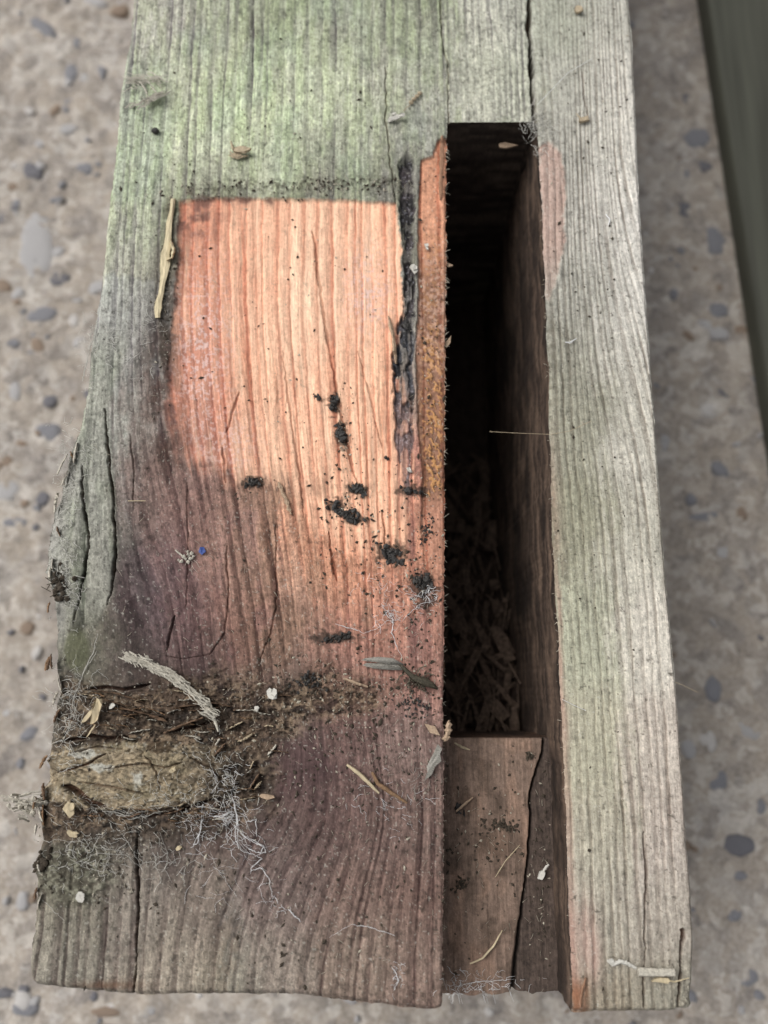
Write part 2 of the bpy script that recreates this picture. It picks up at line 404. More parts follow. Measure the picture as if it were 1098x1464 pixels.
amb = sst(-40, 30, sdf_poly(px, py, AMB) + 46 * fbm(PHI * .9, YM / 34, 3, 8, .6)) * (px < 640)
ambc = lin((206, 148, 118)) * (1 - sst(860, 960, py))[..., None] + lin((166, 124, 106)) * sst(860, 960, py)[..., None]
ambc = ambc * (mul * .80)[..., None] * (1 - np.clip(wood_dark * 1.1, 0, 1)[..., None] * np.array([.42, .62, .66]))
blend(amb * (.72 - .34 * sst(800, 900, py)), ambc)

# ---- bare orange wood where the old block was fixed
tear = fbm(PHI * 1.1, YM / 16, 3, 7)
tear2 = fbm(PHI * .8, YM / 34, 3, 5, .6)
PATCH = [(256, 288), (300, 284), (400, 285), (500, 287), (566, 291), (572, 350), (577, 430), (570, 520), (575, 640), (592, 700), (610, 800), (560, 790), (500, 770), (455, 750),
         (420, 720), (388, 692), (350, 700), (310, 676), (262, 660), (240, 600), (240, 530), (246, 460), (252, 400)]
sp = sdf_poly(px, py, PATCH) + (16 * tear + 46 * tear2 * sst(360, 440, px)) * sst(500, 660, py) + 5 * fbm(XM / 2, YM / 3, 3, 4) * sst(300, 360, py) + 1.6 * fbm(XM * 1.2, YM * 1.2, 2, 5)
psoft = 3 + 15 * sst(520, 660, py)
patch = sst(-1, 1, sp / psoft)
u = np.clip((px - 250) / 320, 0, 1)[..., None]; v = np.clip((py - 285) / 420, 0, 1)[..., None]
oc = lin((214, 156, 126)) * (1 - sst(0, .45, u)) + lin((236, 188, 156)) * sst(0, .45, u)
oc = oc * (1 - .5 * sst(.55, 1.0, u)) + lin((232, 178, 144)) * .5 * sst(.55, 1.0, u)
pale = np.exp(-(((px - 440) / 60) ** 2 + ((py - 420) / 130) ** 2))[..., None]
oc = oc * (1 - .32 * pale) + lin((248, 218, 188)) * .32 * pale
red = (np.exp(-(((px - 278) / 48) ** 2 + ((py - 640) / 100) ** 2)) * (.55 + .45 * sst(-.3, .3, fbm(XM / 1.8, YM / 3, 4, 7, .6))))[..., None]
oc = oc * (1 - .8 * red) + lin((164, 106, 90)) * .8 * red
rl = (np.exp(-((Tj - .82) / .13) ** 2) * .8 + .35 * late) * (.3 + .7 * rt) * (.5 + .7 * along)
ring_tint = np.array([.70, .44, .38])
oc = oc * (1 - np.clip(rl, 0, 1)[..., None] * (1 - ring_tint))
oc = oc * (1.10 * np.exp(.22 * fibre + .20 * fibre2 + .20 * dust + .05 * dustf + .12 * mott + .22 * fbm(PHI * 1.1, YM / 45, 3, 3)))[..., None]
streak = sst(.12, .5, fbm(PHI * .9, YM / 26, 3, 12, .6)) * (.35 + .65 * sst(420, 560, py))
oc = oc * (1 - streak[..., None] * np.array([.16, .26, .30]))
cream = sst(.15, .5, fbm(PHI * 1.0 + 40, YM / 40, 3, 6, .6))
oc = oc * (1 - .35 * cream[..., None]) + .35 * cream[..., None] * lin((250, 222, 190))
rb2 = (1 - sst(.05, .42, u)) * sst(-.15, .35, fbm(XM / 4, YM / 9, 4, 13, .6))[..., None]
oc = oc * (1 - .55 * rb2) + .55 * rb2 * lin((204, 122, 92)) * (1 + .3 * dust)[..., None]
blotch = sst(.1, .6, fbm(XM / 7, YM / 12, 3, 11))[..., None]
oc = oc * (1 - blotch * np.array([.02, .10, .12]))
oc = oc * .88 + .12 * lin((232, 200, 180)) * (1 + .4 * dust)[..., None]
blend(patch, oc)
# greyed rim and dark stain inside the patch's upper-left corner
rim = np.exp(-((sp - 2) / 5) ** 2) * (px < 420) * sst(-.2, .4, fbm(XM / 3, YM / 3, 3, 2)) + 1.1 * np.exp(-(((px - 280) / 34) ** 2 + ((py - 308) / 34) ** 2)) * sst(-.1, .4, fbm(XM / 2.2, YM / 2.2, 3, 9))
blend(np.clip(rim, 0, 1) * .72, lin((104, 74, 70)) + 0 * oc)
margin = np.exp(-(dist_pl(px, py, [(262, 298), (252, 380), (238, 470), (228, 540), (230, 600), (240, 640)]) / (17. + 16 * sst(420, 520, py))) ** 2) * sst(-.55, .2, fbm(XM / 3, YM / 5, 4, 9, .6)) * (.5 + .5 * sst(420, 500, py))
blend(np.clip(margin, 0, 1) * .82, lin((92, 70, 62)) * (mul * .8)[..., None])
frost = np.clip(np.exp(-(((px - 290) / 36) ** 2 + ((py - 500) / 120) ** 2)) + .9 * np.exp(-(((px - 525) / 30) ** 2 + ((py - 415) / 55) ** 2)) + .5 * np.exp(-(((px - 330) / 40) ** 2 + ((py - 640) / 40) ** 2)), 0, 1)
blend(frost * speck(.46, 1.6, 3) * .75 * patch, lin((232, 208, 202)) + 0 * oc)
blend(frost * .22 * patch, lin((222, 176, 165)) + 0 * oc)
# brown dust carried down from the torn lower edge
below = sst(640, 720, py) * (1 - sst(900, 1010, py)) * (px < 640) * sst(270, 380, px)
blend(below * sst(.05, .5, fbm(XM / 3.5, YM / 7, 4, 9) - .004 * (px - 470)) * .55, lin((150, 120, 100)) * (mul * .8)[..., None] * (1 - .5 * wood_dark)[..., None])
Z += patch * (-.55 * (1 - sst(480, 760, py)) + .22 * tear * sst(430, 640, py))
Z += patch * (-.06 * late + .05 * fibre)
stepn = np.floor(3 * (fbm(PHI * .5, YM / 18, 2, 3) + 1)) / 3
Z += patch * .28 * (stepn - 1) * sst(440, 600, py)

# ---- long strip torn open along the mortise, and the black seam beside it
STRIP = [(634, 196), (627, 200), (618, 222), (602, 228), (598, 300), (598, 420), (594, 500), (597, 600), (604, 690), (602, 760), (612, 830), (640, 830), (640, 196)]
ss = sdf_poly(px, py, STRIP) + 2 * fbm(XM * 1.1, YM / 2, 3, 3) + 6 * tear * sst(690, 800, py)
strip = sst(-1.5, 2, ss) * (px < 641)
stc = lin((212, 156, 126)) * (1 - sst(330, 420, py))[..., None] + lin((160, 120, 98)) * sst(330, 420, py)[..., None]
stc = stc * (1 - sst(690, 740, py))[..., None] + lin((194, 142, 118)) * sst(690, 740, py)[..., None]
stc = stc * (1 - np.clip(np.exp(-((T - .84) / .1) ** 2) * .7, 0, 1)[..., None] * (1 - ring_tint)) * (1 + .4 * dust + .2 * fibre + .2 * mott)[..., None]
gran = np.clip(sdf_poly(px, py, [(600, 330), (637, 330), (637, 712), (606, 715), (599, 600)]) / 10, 0, 1) * (.35 + .65 * sst(440, 520, py))
cell = sst(.02, .3, vn((XM * 1 + YM * .5) * 1.9, (YM - XM * .5) * 1.15, 7) + .4 * vn(XM * 4, YM * 4, 4))
stc = stc * (1 - (gran * cell)[..., None] * .95) + lin((202, 150, 100)) * (gran * cell)[..., None] * .95
crust = sst(330, 380, py) * (1 - sst(480, 560, py)) * sst(0, .3, fbm(XM * 1.2, YM * 1.2, 3, 6))
stc = stc * (1 - .5 * crust[..., None]) + lin((214, 176, 156)) * .5 * crust[..., None]
blend(strip, stc)
Z += strip * (-.75 + .35 * gran * (cell - .5) + .2 * fbm(XM / 1.2, YM / 1.2, 3, 8)) * (1 - sst(690, 830, py))
SEAM = [(583, 228), (580, 300), (583, 360), (583, 430), (580, 500), (578, 560)]
hw = np.interp(py, [215, 235, 300, 380, 440, 470, 560, 640, 720], [3, 12, 10, 6, 9, 13, 14, 12, 2])
ds = np.abs(px - interp_pl([(585, 215), (581, 300), (586, 380), (584, 440), (578, 500), (576, 570), (577, 640), (584, 720)], py)) + 5.0 * fbm(XM / 1.6, YM / 4, 3, 9) + 2 * fbm(XM * 1.2, YM, 2, 2)
seam = (1 - .55 * sst(.0, .3, fbm(XM / 1.5, YM / 3.5, 3, 4))) * (1 - sst(-2, 2, ds - hw)) * sst(214, 232, py) * (1 - sst(690, 735, py))
seamc = lin((74, 66, 68)) * (1 - sst(430, 500, py))[..., None] + lin((84, 86, 93)) * sst(430, 500, py)[..., None]
seamc = seamc * (1 - sst(540, 600, py))[..., None] + lin((134, 112, 108)) * sst(540, 600, py)[..., None]
tarry = sst(-.05, .2, fbm(XM / 1.6, YM / 2.6, 3, 12)) * (1 - .55 * sst(590, 650, py))
seamc = seamc * (1 - .72 * tarry[..., None]) * (1 + .25 * dust)[..., None] + .05 * speck(.33, 2.2, 5)[..., None] * lin((190, 190, 200)) * 6
blend(seam, seamc)
Z += seam * (-1.2 * (1 - sst(560, 700, py)) + .35 * fbm(XM / 1.3, YM / 2, 3, 2))
gloss += seam * .45
purple = np.exp(-((px - 592) / 24.) ** 2) * sst(560, 640, py) * (1 - sst(900, 1000, py)) * sst(-.25, .45, fbm(XM / 3, YM / 10, 3, 6))
blend(.5 * purple * (1 - strip), lin((122, 92, 92)) * (1 + .2 * dust)[..., None])

# ---- pinkish worn patch on the cheek beside the slot's head, and its bruised arris further down
CHP = [(770, 208), (790, 204), (803, 222), (808, 280), (806, 350), (797, 400), (785, 430), (776, 420), (774, 300)]
cm = sst(-2.5, 2.5, sdf_poly(px, py, CHP) + 6 * fbm(XM / 1.5, YM / 3, 4, 5, .6)) * (px > 765)
chc = lin((198, 164, 150)) * (1 - .4 * np.clip(rl, 0, 1))[..., None] * (1 + .18 * dust + .1 * fibre)[..., None]
blend(cm * .72 * (1 - .5 * sst(340, 420, py)), chc)
Z -= .45 * cm
rimd = np.exp(-((sdf_poly(px, py, CHP) + 3) / 4.) ** 2) * (px > 790)
C *= (1 - .3 * rimd * sst(-.3, .3, fbm(XM / 2, YM / 2, 2, 8)))[..., None]
ard = px - ext(SLOTR, PY)
arr_ = (ard > -1) * np.exp(-(np.maximum(ard, 0) / 11.) ** 2) * sst(520, 860, py) * (1 - .35 * sst(1000, 1100, py) + .4 * sst(1270, 1330, py)) * sst(-.5, .35, fbm(XM / 2, YM / 16, 3, 11))
blend(np.clip(arr_, 0, 1) * .62, lin((182, 142, 128)) * (1 + .2 * dust)[..., None])
arr2 = (ard > -1) * np.exp(-(np.maximum(ard, 0) / 14.) ** 2) * sst(400, 470, py) * (1 - sst(800, 880, py))
blend(np.clip(arr2, 0, 1) * .45 * sst(-.3, .4, fbm(XM, YM, 3, 4)), lin((120, 112, 96)) + 0 * chc)
pk = np.exp(-(((px - 838) / 14) ** 2 + ((py - 1335) / 50) ** 2)) + .9 * np.exp(-(((px - 850) / 10) ** 2 + ((py - 1370) / 35) ** 2))
blend(np.clip(pk, 0, 1) * .5, lin((200, 164, 152)) * (1 + .15 * dust)[..., None])
rb = sst(1385, 1420, py) * (1 - sst(832, 850, px)) * (px > 800)
blend(rb * .7 * sst(-.4, .3, fbm(XM / 2, YM / 8, 3, 3)), lin((150, 95, 62)) * (1 + .25 * dust)[..., None])

# ---- the dead knot and the crumbling wood round it
KC, KR = (190., 1108.), (150., 49.)
kr_ = (np.abs((px - KC[0]) / KR[0]) ** 3 + np.abs((py - KC[1] + .03 * (px - 205)) / KR[1]) ** 3) ** (1 / 3.) + .16 * fbm(XM / 3.4, YM / 2.6, 4, 1, .6)
knot = (1 - sst(.90, 1.02, kr_))
DEC = [(84, 962), (160, 985), (240, 972), (330, 962), (400, 975), (470, 955), (560, 985), (540, 1018), (450, 1030), (405, 1070), (392, 1140), (340, 1185), (250, 1192), (80, 1200), (50, 1215), (40, 1130), (60, 1060)]
dsd = sdf_poly(px, py, DEC)
dec = sst(-22, 26, dsd + 20 * fbm(XM / 3.5, YM / 3.5, 4, 2))
crumb = fbm(XM / 2.6, YM / 1.5, 4, 3, .6); crumb2 = fbm(XM / .9, YM / .7, 3, 6, .6)
chunk = np.abs(fbm(XM / 4.2 + .4 * crumb, YM / 1.5, 3, 9))
dcol = lin((98, 82, 68)) * (1 - sst(.0, .45, crumb))[..., None] + lin((58, 48, 42)) * sst(.0, .45, crumb)[..., None]
dcol = dcol * (1.12 + .7 * crumb2 + .35 * dust + .2 * dustf)[..., None]
chip = sst(.12, .42, crumb2 + .5 * vn(XM / 3, YM / 2, 8))
dcol = dcol * (1 - .65 * chip[..., None]) + .65 * chip[..., None] * lin((158, 138, 114))
blend(dec * .82, dcol)
Z += dec * (-.7 + .8 * crumb + .45 * crumb2 - .5 * np.exp(-(chunk / .05) ** 2))
kang = np.arctan2((py - KC[1]) / KR[1], (px - KC[0]) / KR[0])
krng = np.sin(kr_ * 46 + 1.5 * fbm(XM / 2, YM / 2, 2, 5) + np.sin(kang) * 2)
kgr = fbm((YM + .35 * XM) * 2.4, (XM - .35 * YM) / 5, 3, 6)
kcol = lin((164, 149, 124)) * (1 + .10 * krng + .45 * kgr * (1 - .7 * sst(190, 240, px)) + .28 * dust + .22 * mott + .1 * dustf)[..., None]
kcol = kcol * (1 - .42 * sst(.22, .42, np.abs(kgr) * sst(-.2, .3, mott) + .12 * crumb2))[..., None]
kcol = kcol * (1 - .28 * sst(.05, .4, fbm(XM / 3.2, YM / 1.6, 4, 10, .6))[..., None])
km = np.exp(-(((px - 118) / 20) ** 2 + ((py - 1078) / 8) ** 2)) + np.exp(-(((px - 142) / 22) ** 2 + ((py - 1098) / 7) ** 2)) + .8 * np.exp(-(((px - 195) / 10) ** 2 + ((py - 1118) / 18) ** 2))
km = sst(.3, .7, km + .5 * crumb2); kcol = kcol * (1 - .6 * km[..., None]) + .6 * km[..., None] * lin((206, 208, 200))
kcol = kcol * (1 - .45 * sst(.05, .5, fbm(XM / 5, YM / 3, 4, 14))[..., None]) + .45 * sst(.05, .5, fbm(XM / 5, YM / 3, 4, 14))[..., None] * lin((120, 114, 90))
kw = speck(.36, 1.1, 7) * .5 * sst(.45, .95, kr_)
kcol = kcol * (1 - kw[..., None]) + kw[..., None] * lin((190, 186, 174))
kbrk = sst(-.75, .0, crumb + .5 * crumb2 + 1.5 * (.92 - kr_))
blend(knot * .95 * kbrk * (1 - .62 * sst(230, 330, px + 40 * crumb)), kcol)
Z += knot * (.12 + .36 * kgr - dec * (.30 * crumb + .10 * crumb2)) * kbrk
soot = sst(.35, .75, np.exp(-(((px - 330) / 70) ** 2 + ((py - 1110) / 60) ** 2)) + np.exp(-(((px - 250) / 90) ** 2 + ((py - 1030) / 22) ** 2)) + .9 * np.exp(-(((px - 200) / 150) ** 2 + ((py - 1195) / 22) ** 2)) + .5 * crumb)
blend(soot * .5, lin((62, 54, 47)) * (1 + .9 * crumb2 + .4 * dust)[..., None].clip(.3))
gap = np.exp(-((kr_ - 1.04) / .06) ** 2) * sst(-.3, .2, fbm(XM / 6, YM / 6, 2, 3) + .25 * np.sign(py - 1100))
C *= (1 - .35 * gap)[..., None]; Z -= .5 * gap
boss = np.exp(-(((px - 228) / 22) ** 2 + ((py - 1068) / 11) ** 2))
blend(sst(.4, .6, boss + .15 * crumb2) * .85, lin((84, 68, 52)) * (1 + .4 * crumb2)[..., None]); Z += 1.0 * boss
plum = np.exp(-(((px - 432) / 46) ** 2 + ((py - 1092) / 38) ** 2))
blend(sst(.25, .7, plum + .5 * fbm(XM / 4, YM / 4, 4, 4)) * .6, lin((96, 74, 73)) * (1 + .3 * dust + .25 * fibre)[..., None])
Z += .4 * plum
# mossy, gritty lower-left corner
mo = np.exp(-(((px - 105) / 70) ** 2 + ((py - 1250) / 48) ** 2)); mo = sst(.2, .7, mo + .3 * crumb)
blend(mo * .6, (lin((78, 76, 62)) * (1 - sst(-.1, .4, crumb2))[..., None] + lin((150, 150, 130)) * sst(-.1, .4, crumb2)[..., None]))
Z += mo * (.3 * crumb2 + .4 * crumb)
# grey lint and flaking on the waney edge
edl = px - ext(LEFT, PY)
wane = (1 - sst(8, 42, edl + 10 * fbm(XM / 3, YM / 6, 3, 5))) * sst(600, 680, py) * (1 - sst(880, 960, py))
blend(wane * .7, lin((164, 162, 156)) * (1 + .35 * crumb2 + .2 * dust)[..., None])
mossy = np.exp(-(((px - 108) / 24) ** 2 + ((py - 930) / 38) ** 2))
blend(sst(.35, .7, mossy) * .8, lin((104, 106, 82)) * (1 + .3 * crumb2 + .25 * fibre)[..., None])
rust = np.exp(-(((px - 155) / 48) ** 2 + ((py - 1408) / 7) ** 2))
blend(np.clip(rust, 0, 1) * .6, lin((112, 76, 52)) + 0 * kcol)
# debris dust along the patch's upper edge
dl = np.exp(-((py - interp_pl([(250, 278), (340, 268), (420, 266), (500, 258), (570, 262)], px, 0)) / 8.) ** 2) * sst(240, 300, px) * (1 - sst(560, 580, px))
blend(dl * .6 * sst(-.15, .3, crumb2 + .4 * crumb), lin((78, 72, 58)) * (1 + .4 * dust)[..., None]); Z += dl * (.25 + .4 * crumb2)
lft = np.exp(-(np.abs(px - interp_pl([(248, 285), (236, 380), (236, 470), (232, 520)], py)) / 13.) ** 2) * sst(280, 300, py) * (1 - sst(500, 540, py))
blend(lft * .7 * sst(-.3, .2, crumb2 + .3), lin((74, 66, 56)) * (1 + .4 * dust)[..., None]); Z -= .6 * lft
# scattered dark and pale grit
weath = 1 - .6 * patch
blend(speck(.24, 1.5, 2) * .6 * weath, lin((70, 64, 54)) + 0 * kcol)
blend(speck(.24, 2.0, 5) * .4 * (1 - patch), lin((206, 204, 192)) + 0 * kcol)
blend(speck(.14, 1.2, 9) * .6 * patch, lin((120, 66, 50)) + 0 * kcol)

for sx_, sy_, a_, b_ in ((477, 577, 8, 16), (488, 622, 9, 20), (510, 700, 16, 9), (480, 722, 14, 9), (505, 742, 18, 9), (362, 690, 18, 9), (560, 790, 24, 15), (604, 834, 20, 20), (588, 702, 26, 7), (478, 912, 34, 8), (610, 860, 14, 14), (596, 975, 18, 9), (660, 1200, 1, 1)):
    st_ = np.exp(-(((px - sx_) / a_) ** 2 + ((py - sy_) / b_) ** 2))
    blend(sst(.18, .6, st_ + .45 * crumb2 * (st_ > .03) + .2 * fibre * (st_ > .03)) * .78, lin((62, 54, 47)) * (1 + .5 * dust)[..., None])
# ---- cracks
CR = [([(757, -12), (757, 60), (760, 110), (764, 176)], 2.4, 4.5), ([(630, -10), (632, 60), (639, 90), (641, 178)], .6, .7), ([(551, 95), (553, 170), (557, 232), (566, 290)], .6, .7),
      ([(149, 585), (156, 650), (161, 720), (165, 790), (161, 840), (152, 865)], 1.25, 2.2), ([(117, 665), (120, 720), (126, 770), (121, 815), (110, 870), (106, 890)], 1.3, 2.2),
      ([(186, 620), (190, 690), (190, 730)], .6, .5), ([(395, 750), (396, 850), (386, 905), (371, 942)], .7, .5), ([(325, 780), (325, 870), (322, 905), (300, 936), (262, 942), (237, 938)], .7, .5),
      ([(268, 690), (268, 800), (266, 870)], .5, .4), ([(248, 880), (237, 930)], 1.0, .8), ([(196, 1190), (198, 1290), (192, 1426)], 1.15, 2.2),
      ([(88, 1060), (112, 1056), (130, 1052), (150, 1056), (176, 1054), (192, 1061)], 1.6, 1.4), ([(78, 1106), (118, 1094), (150, 1078)], 1.1, 1.0), ([(150, 1100), (200, 1092), (236, 1098), (262, 1090)], .8, .8), ([(110, 1118), (160, 1126), (205, 1136)], .7, .7), ([(205, 1080), (222, 1104), (228, 1130)], .7, .7), ([(270, 1084), (300, 1100), (318, 1122)], .9, .9), ([(95, 1078), (135, 1068), (175, 1072)], .7, .7), ([(88, 1124), (112, 1134), (128, 1150), (150, 1154)], 3.2, 1.8), ([(176, 1166), (215, 1168), (262, 1158), (300, 1144)], 1.4, 1.0),
      ([(122, 986), (150, 982), (176, 986), (215, 978)], 1.6, 1.4), ([(160, 1010), (200, 1020), (240, 1030)], 1.0, .9), ([(240, 1046), (285, 1038), (310, 1028)], 1.2, 1.0),
      ([(446, 330), (458, 420), (472, 510), (486, 580), (502, 660), (514, 700)], 1.5, .45), ([(404, 500), (412, 580), (428, 680), (436, 740)], 1.0, .3), ([(340, 560), (330, 600), (322, 618)], 1.3, .4),
      ([(512, 500), (530, 570), (546, 640)], .8, .25), ([(318, 640), (322, 690)], 1.2, .5), ([(921, 1190), (922, 1300), (920, 1440)], .9, .8), ([(976, 1330), (973, 1380), (969, 1450)], 2.2, 1.8),
      ([(470, 760), (476, 800), (482, 830)], 1.2, .6), ([(545, 730), (550, 770), (556, 800)], 1.0, .6), ([(830, 100), (842, 175)], .7, .6)]
cj = 2.0 * fbm(XM / 1.6, YM / 1.6, 3, 10) + 2.2 * fbm(XM / 5, YM / 7, 2, 6)
for pl, wd, dp in CR:
    dkk = .72 if dp > .9 else .42
    x0 = min(p[0] for p in pl) - 12; x1 = max(p[0] for p in pl) + 12; y0 = min(p[1] for p in pl) - 12; y1 = max(p[1] for p in pl) + 12
    rr = np.where((PY[:, 10] >= y0) & (PY[:, 10] <= y1))[0]
    r0, r1 = max(rr[0] - 30, 0), min(rr[-1] + 30, NR)
    m_ = np.zeros(px.shape, dtype=bool); m_[r0:r1] = (px[r0:r1] > x0) & (px[r0:r1] < x1) & (py[r0:r1] > y0) & (py[r0:r1] < y1)
    q = np.where(m_)
    X_, Y_ = px[q], py[q]
    d = dist_pl(X_ + cj[q], Y_, pl)
    tt = (Y_ - pl[0][1]) / (pl[-1][1] - pl[0][1] + 1e-6) if abs(pl[-1][1] - pl[0][1]) > abs(pl[-1][0] - pl[0][0]) else (X_ - pl[0][0]) / (pl[-1][0] - pl[0][0] + 1e-6)
    open_ = pl[0][1] < 0 or pl[-1][1] > 1420
    wv = wd * (.55 + .45 * np.clip(1 + vn(Y_ / 20, X_ * 0, 3), 0, 2)) * (1 if open_ else np.clip(np.minimum(tt, 1 - tt) * 5 + .25, .25, 1))
    k = 1 - sst(wv * .7, wv * 1.35 + .6, d)
    Z[q] -= dp * k
    C[q] = C[q] * (1 - dkk * k[:, None] * np.array([.8, 1, 1.05]))

# ---- arrises: the waney left edge falls away, the others are only eased
Z -= 1.6 * (1 - sst(0, 11, edl)) ** 2
waney_drop = sst(600, 700, py) * (1 - sst(1330, 1400, py))
Z -= waney_drop * (1.9 * (1 - sst(0, 46, edl)) ** 1.5) * (1 + .4 * crumb)
edr = ext(RIGHT, PY) - px
Z -= .8 * (1 - sst(0, 6, edr)) ** 2
sld = ext(SLOTL, PY) - px
inrow = (py > YS)
Z -= .35 * ((sld > -2) & inrow) * (1 - sst(0, 3.5, np.abs(sld)))
Z -= .45 * ((ard > -2) & inrow) * (1 - sst(0, 4.5, np.abs(ard)))
yend = np.where(px < 640, interp_pl(BOT, px, 0), 1449.)
Z -= 1.5 * sst(-14, 2, py - yend) ** 2
corner = sst(955, 985, px) * sst(1340, 1440, py)
Z -= corner * (1.2 + 1.0 * crumb)
blend(corner * .4 * sst(0, .4, crumb2), lin((70, 58, 48)) + 0 * kcol)

lum_ = np.clip(C @ np.array([.2126, .7152, .0722]), .004, 2)
C = np.clip(C, .002, 2) * ((lum_ / .36) ** (.17 - .03 * patch))[..., None]
Zw = HP + Z / 1000.0
VV = np.stack([WX, WY, Zw], -1).reshape(-1, 3)
CC = np.clip(C * ALB, .004, .9).reshape(-1, 3)
GG = np.clip(gloss, 0, 1).reshape(-1)
F = grid_faces(NR, NCOL)
fr = np.arange(len(F)) // (NCOL - 1); fc = np.arange(len(F)) % (NCOL - 1)
ymid = PY[fr, fc]
hole = (fc >= iL) & (fc < iR) & (PY[fr, iL] >= YS - .01)
region = np.zeros(len(F), dtype=np.int8)
patchv, stripv, seamv, knotv = (patch > .5)[fr, fc], (strip > .5)[fr, fc], (seam > .5)[fr, fc], (knot > .5)[fr, fc]
region[patchv] = 1; region[stripv] = 2; region[seamv] = 3; region[knotv] = 4
region[(fc >= iR) & (PY[fr, iR] >= YS - .01)] = 5
region[hole] = -1

post = empty('timber_post', (0, 0, 0))
tag(post, 'weathered green-grey timber post lying down with a deep mortise slot and orange bare patch', 'post')
def sub_mesh(name, faces, mat, parent, label=None):
    used = np.unique(faces); mp = np.zeros(len(VV), dtype=np.int32); mp[used] = np.arange(len(used))
    o = new_mesh(name, VV[used], mp[faces], mat, parent, CC[used], extra={'gloss': GG[used]})
    if label: o['label'] = label
    return o
face = sub_mesh('face', F[region == 0], M_WOOD, post)
sub_mesh('bare_patch', F[region == 1], M_BARE, post, 'square patch of bare orange wood')
sub_mesh('torn_strip', F[region == 2], M_BARE, post, 'torn orange strip along the slot')
sub_mesh('tarry_seam', F[region == 3], M_WOOD, post, 'black tarry seam beside the bare patch')
sub_mesh('knot', F[region == 4], M_WOOD, post, 'tan dead knot in the lower left')
sub_mesh('cheek', F[region == 5], M_WOOD, post, 'pale silvery cheek right of the slot')

# raster of surface heights for laying things down
HM = np.full((740, 560), HP)
jx = np.clip((PX / 2).round().astype(int), 0, 559); jy = np.clip((PY / 2).round().astype(int), 0, 739)
okm = np.ones(PX.shape, dtype=bool); okm[:, iL + 1:iR] = (PY[:, iL + 1:iR] < YS)
HM[jy[okm], jx[okm]] = Zw[okm]

# ---- mortise walls
def wall(name, tx, ty, depth, nrow, flip, colr, seed, parent, bulge=0.0, top_z=None):
    """vertical wall hanging from a top edge (world x, y arrays)"""
    n = len(tx); dz = np.linspace(0, 1, nrow) ** 1.3
    tz = top_z if top_z is not None else np.full(n, HP)
    along = np.concatenate([[0], np.cumsum(np.hypot(np.diff(tx), np.diff(ty)))]) * 1000
    A, D = np.meshgrid(along, dz * depth * 1000)
    nx = -np.gradient(ty); ny = np.gradient(tx); l_ = np.hypot(nx, ny); nx, ny = nx / l_, ny / l_
    h = (.22 * fbm(D / 1.2, A / 9, 4, seed) + .45 * fbm(D / 5, A / 12, 4, seed + 2, .6) + .12 * fbm(D * 1.2, A * .8, 3, seed + 4)) * sst(0, .8, D) * .001
    X = tx[None, :] + nx[None, :] * h + bulge * D / 1000 * nx[None, :]; Y = ty[None, :] + ny[None, :] * h + bulge * D / 1000 * ny[None, :]
    Zz = tz[None, :] - D / 1000
    cc = colr(A, D, fbm(D / 1.2, A / 9, 4, seed), fbm(D / 8, A / 14, 4, seed + 3))
    F_ = grid_faces(nrow, n)
    if flip: F_ = F_[:, ::-1]
    return new_mesh(name, np.stack([X, Y, Zz], -1).reshape(-1, 3), F_, M_INNER, parent, np.clip(cc.reshape(-1, 3) * ALB, .003, .8), extra={'gloss': np.full(X.size, .05)})
mort = empty('mortise'); mort.parent = post; mort['label'] = 'deep dark mortise slot cut through the post'
rs = np.where((PY[:, iL] >= YS - .01))[0][::2]
DS = HP - .002
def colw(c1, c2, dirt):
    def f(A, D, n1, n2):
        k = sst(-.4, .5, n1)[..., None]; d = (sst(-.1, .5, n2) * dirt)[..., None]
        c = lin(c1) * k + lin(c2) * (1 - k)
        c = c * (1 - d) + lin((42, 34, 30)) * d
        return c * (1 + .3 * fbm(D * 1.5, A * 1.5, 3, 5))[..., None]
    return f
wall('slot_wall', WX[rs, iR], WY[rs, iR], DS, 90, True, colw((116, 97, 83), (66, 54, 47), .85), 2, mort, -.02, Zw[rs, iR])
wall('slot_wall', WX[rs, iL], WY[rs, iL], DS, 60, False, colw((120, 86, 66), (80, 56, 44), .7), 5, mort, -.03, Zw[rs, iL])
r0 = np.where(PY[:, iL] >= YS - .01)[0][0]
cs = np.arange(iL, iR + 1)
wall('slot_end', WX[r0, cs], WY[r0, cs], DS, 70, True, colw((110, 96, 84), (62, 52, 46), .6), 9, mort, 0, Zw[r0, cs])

# ---- haunch: shallow shelf at the open end of the slot
xl_t, yl_t, _ = bp(interp_pl(SLOTL, 1055.), 1055., HP - DH); 
ys_h = np.linspace(yl_t, bp(700, 1421., HP - DH)[1], 330)
def edge_world(pl, Y):
    pys = np.linspace(1000, 1460, 200); X_, Y_, _ = bp(interp_pl(pl, pys), pys, HP)
    return np.interp(Y, Y_[::-1], X_[::-1])
HL, HR = edge_world(SLOTL, ys_h), edge_world(SLOTR, ys_h) + .0002
sc_ = np.linspace(0, 1, 190)
hx = HL[:, None] + (HR - HL)[:, None] * sc_; hy = np.repeat(ys_h[:, None], 190, 1)
hy = hy + (np.arange(330) / 329)[:, None] ** 8 * (.0006 * fbm(hx * 400, hx * 0, 3, 4))
hpx, hpy = proj(hx, hy, HP - DH)
hm, hn = hx * 1000, hy * 1000
SPL = [(1050, 778), (1075, 776), (1100, 766), (1135, 757), (1180, 757), (1230, 754), (1300, 745), (1360, 738), (1430, 731)]
sx = np.interp(hpy, [a for a, b in SPL], [b for a, b in SPL]) + 1.5 * fbm(hn / 2, hn * 0, 3, 3)
rgt = sst(-1.5, 1.5, hpx - sx)
fib = fbm(hm * 2.2, hn / 6, 4, 6); fd = fbm(hm * 1.4, hn * 1.4, 4, 8, .65)
hc = lin((130, 110, 97)) * (1 + .42 * fib + .4 * fd)[..., None]
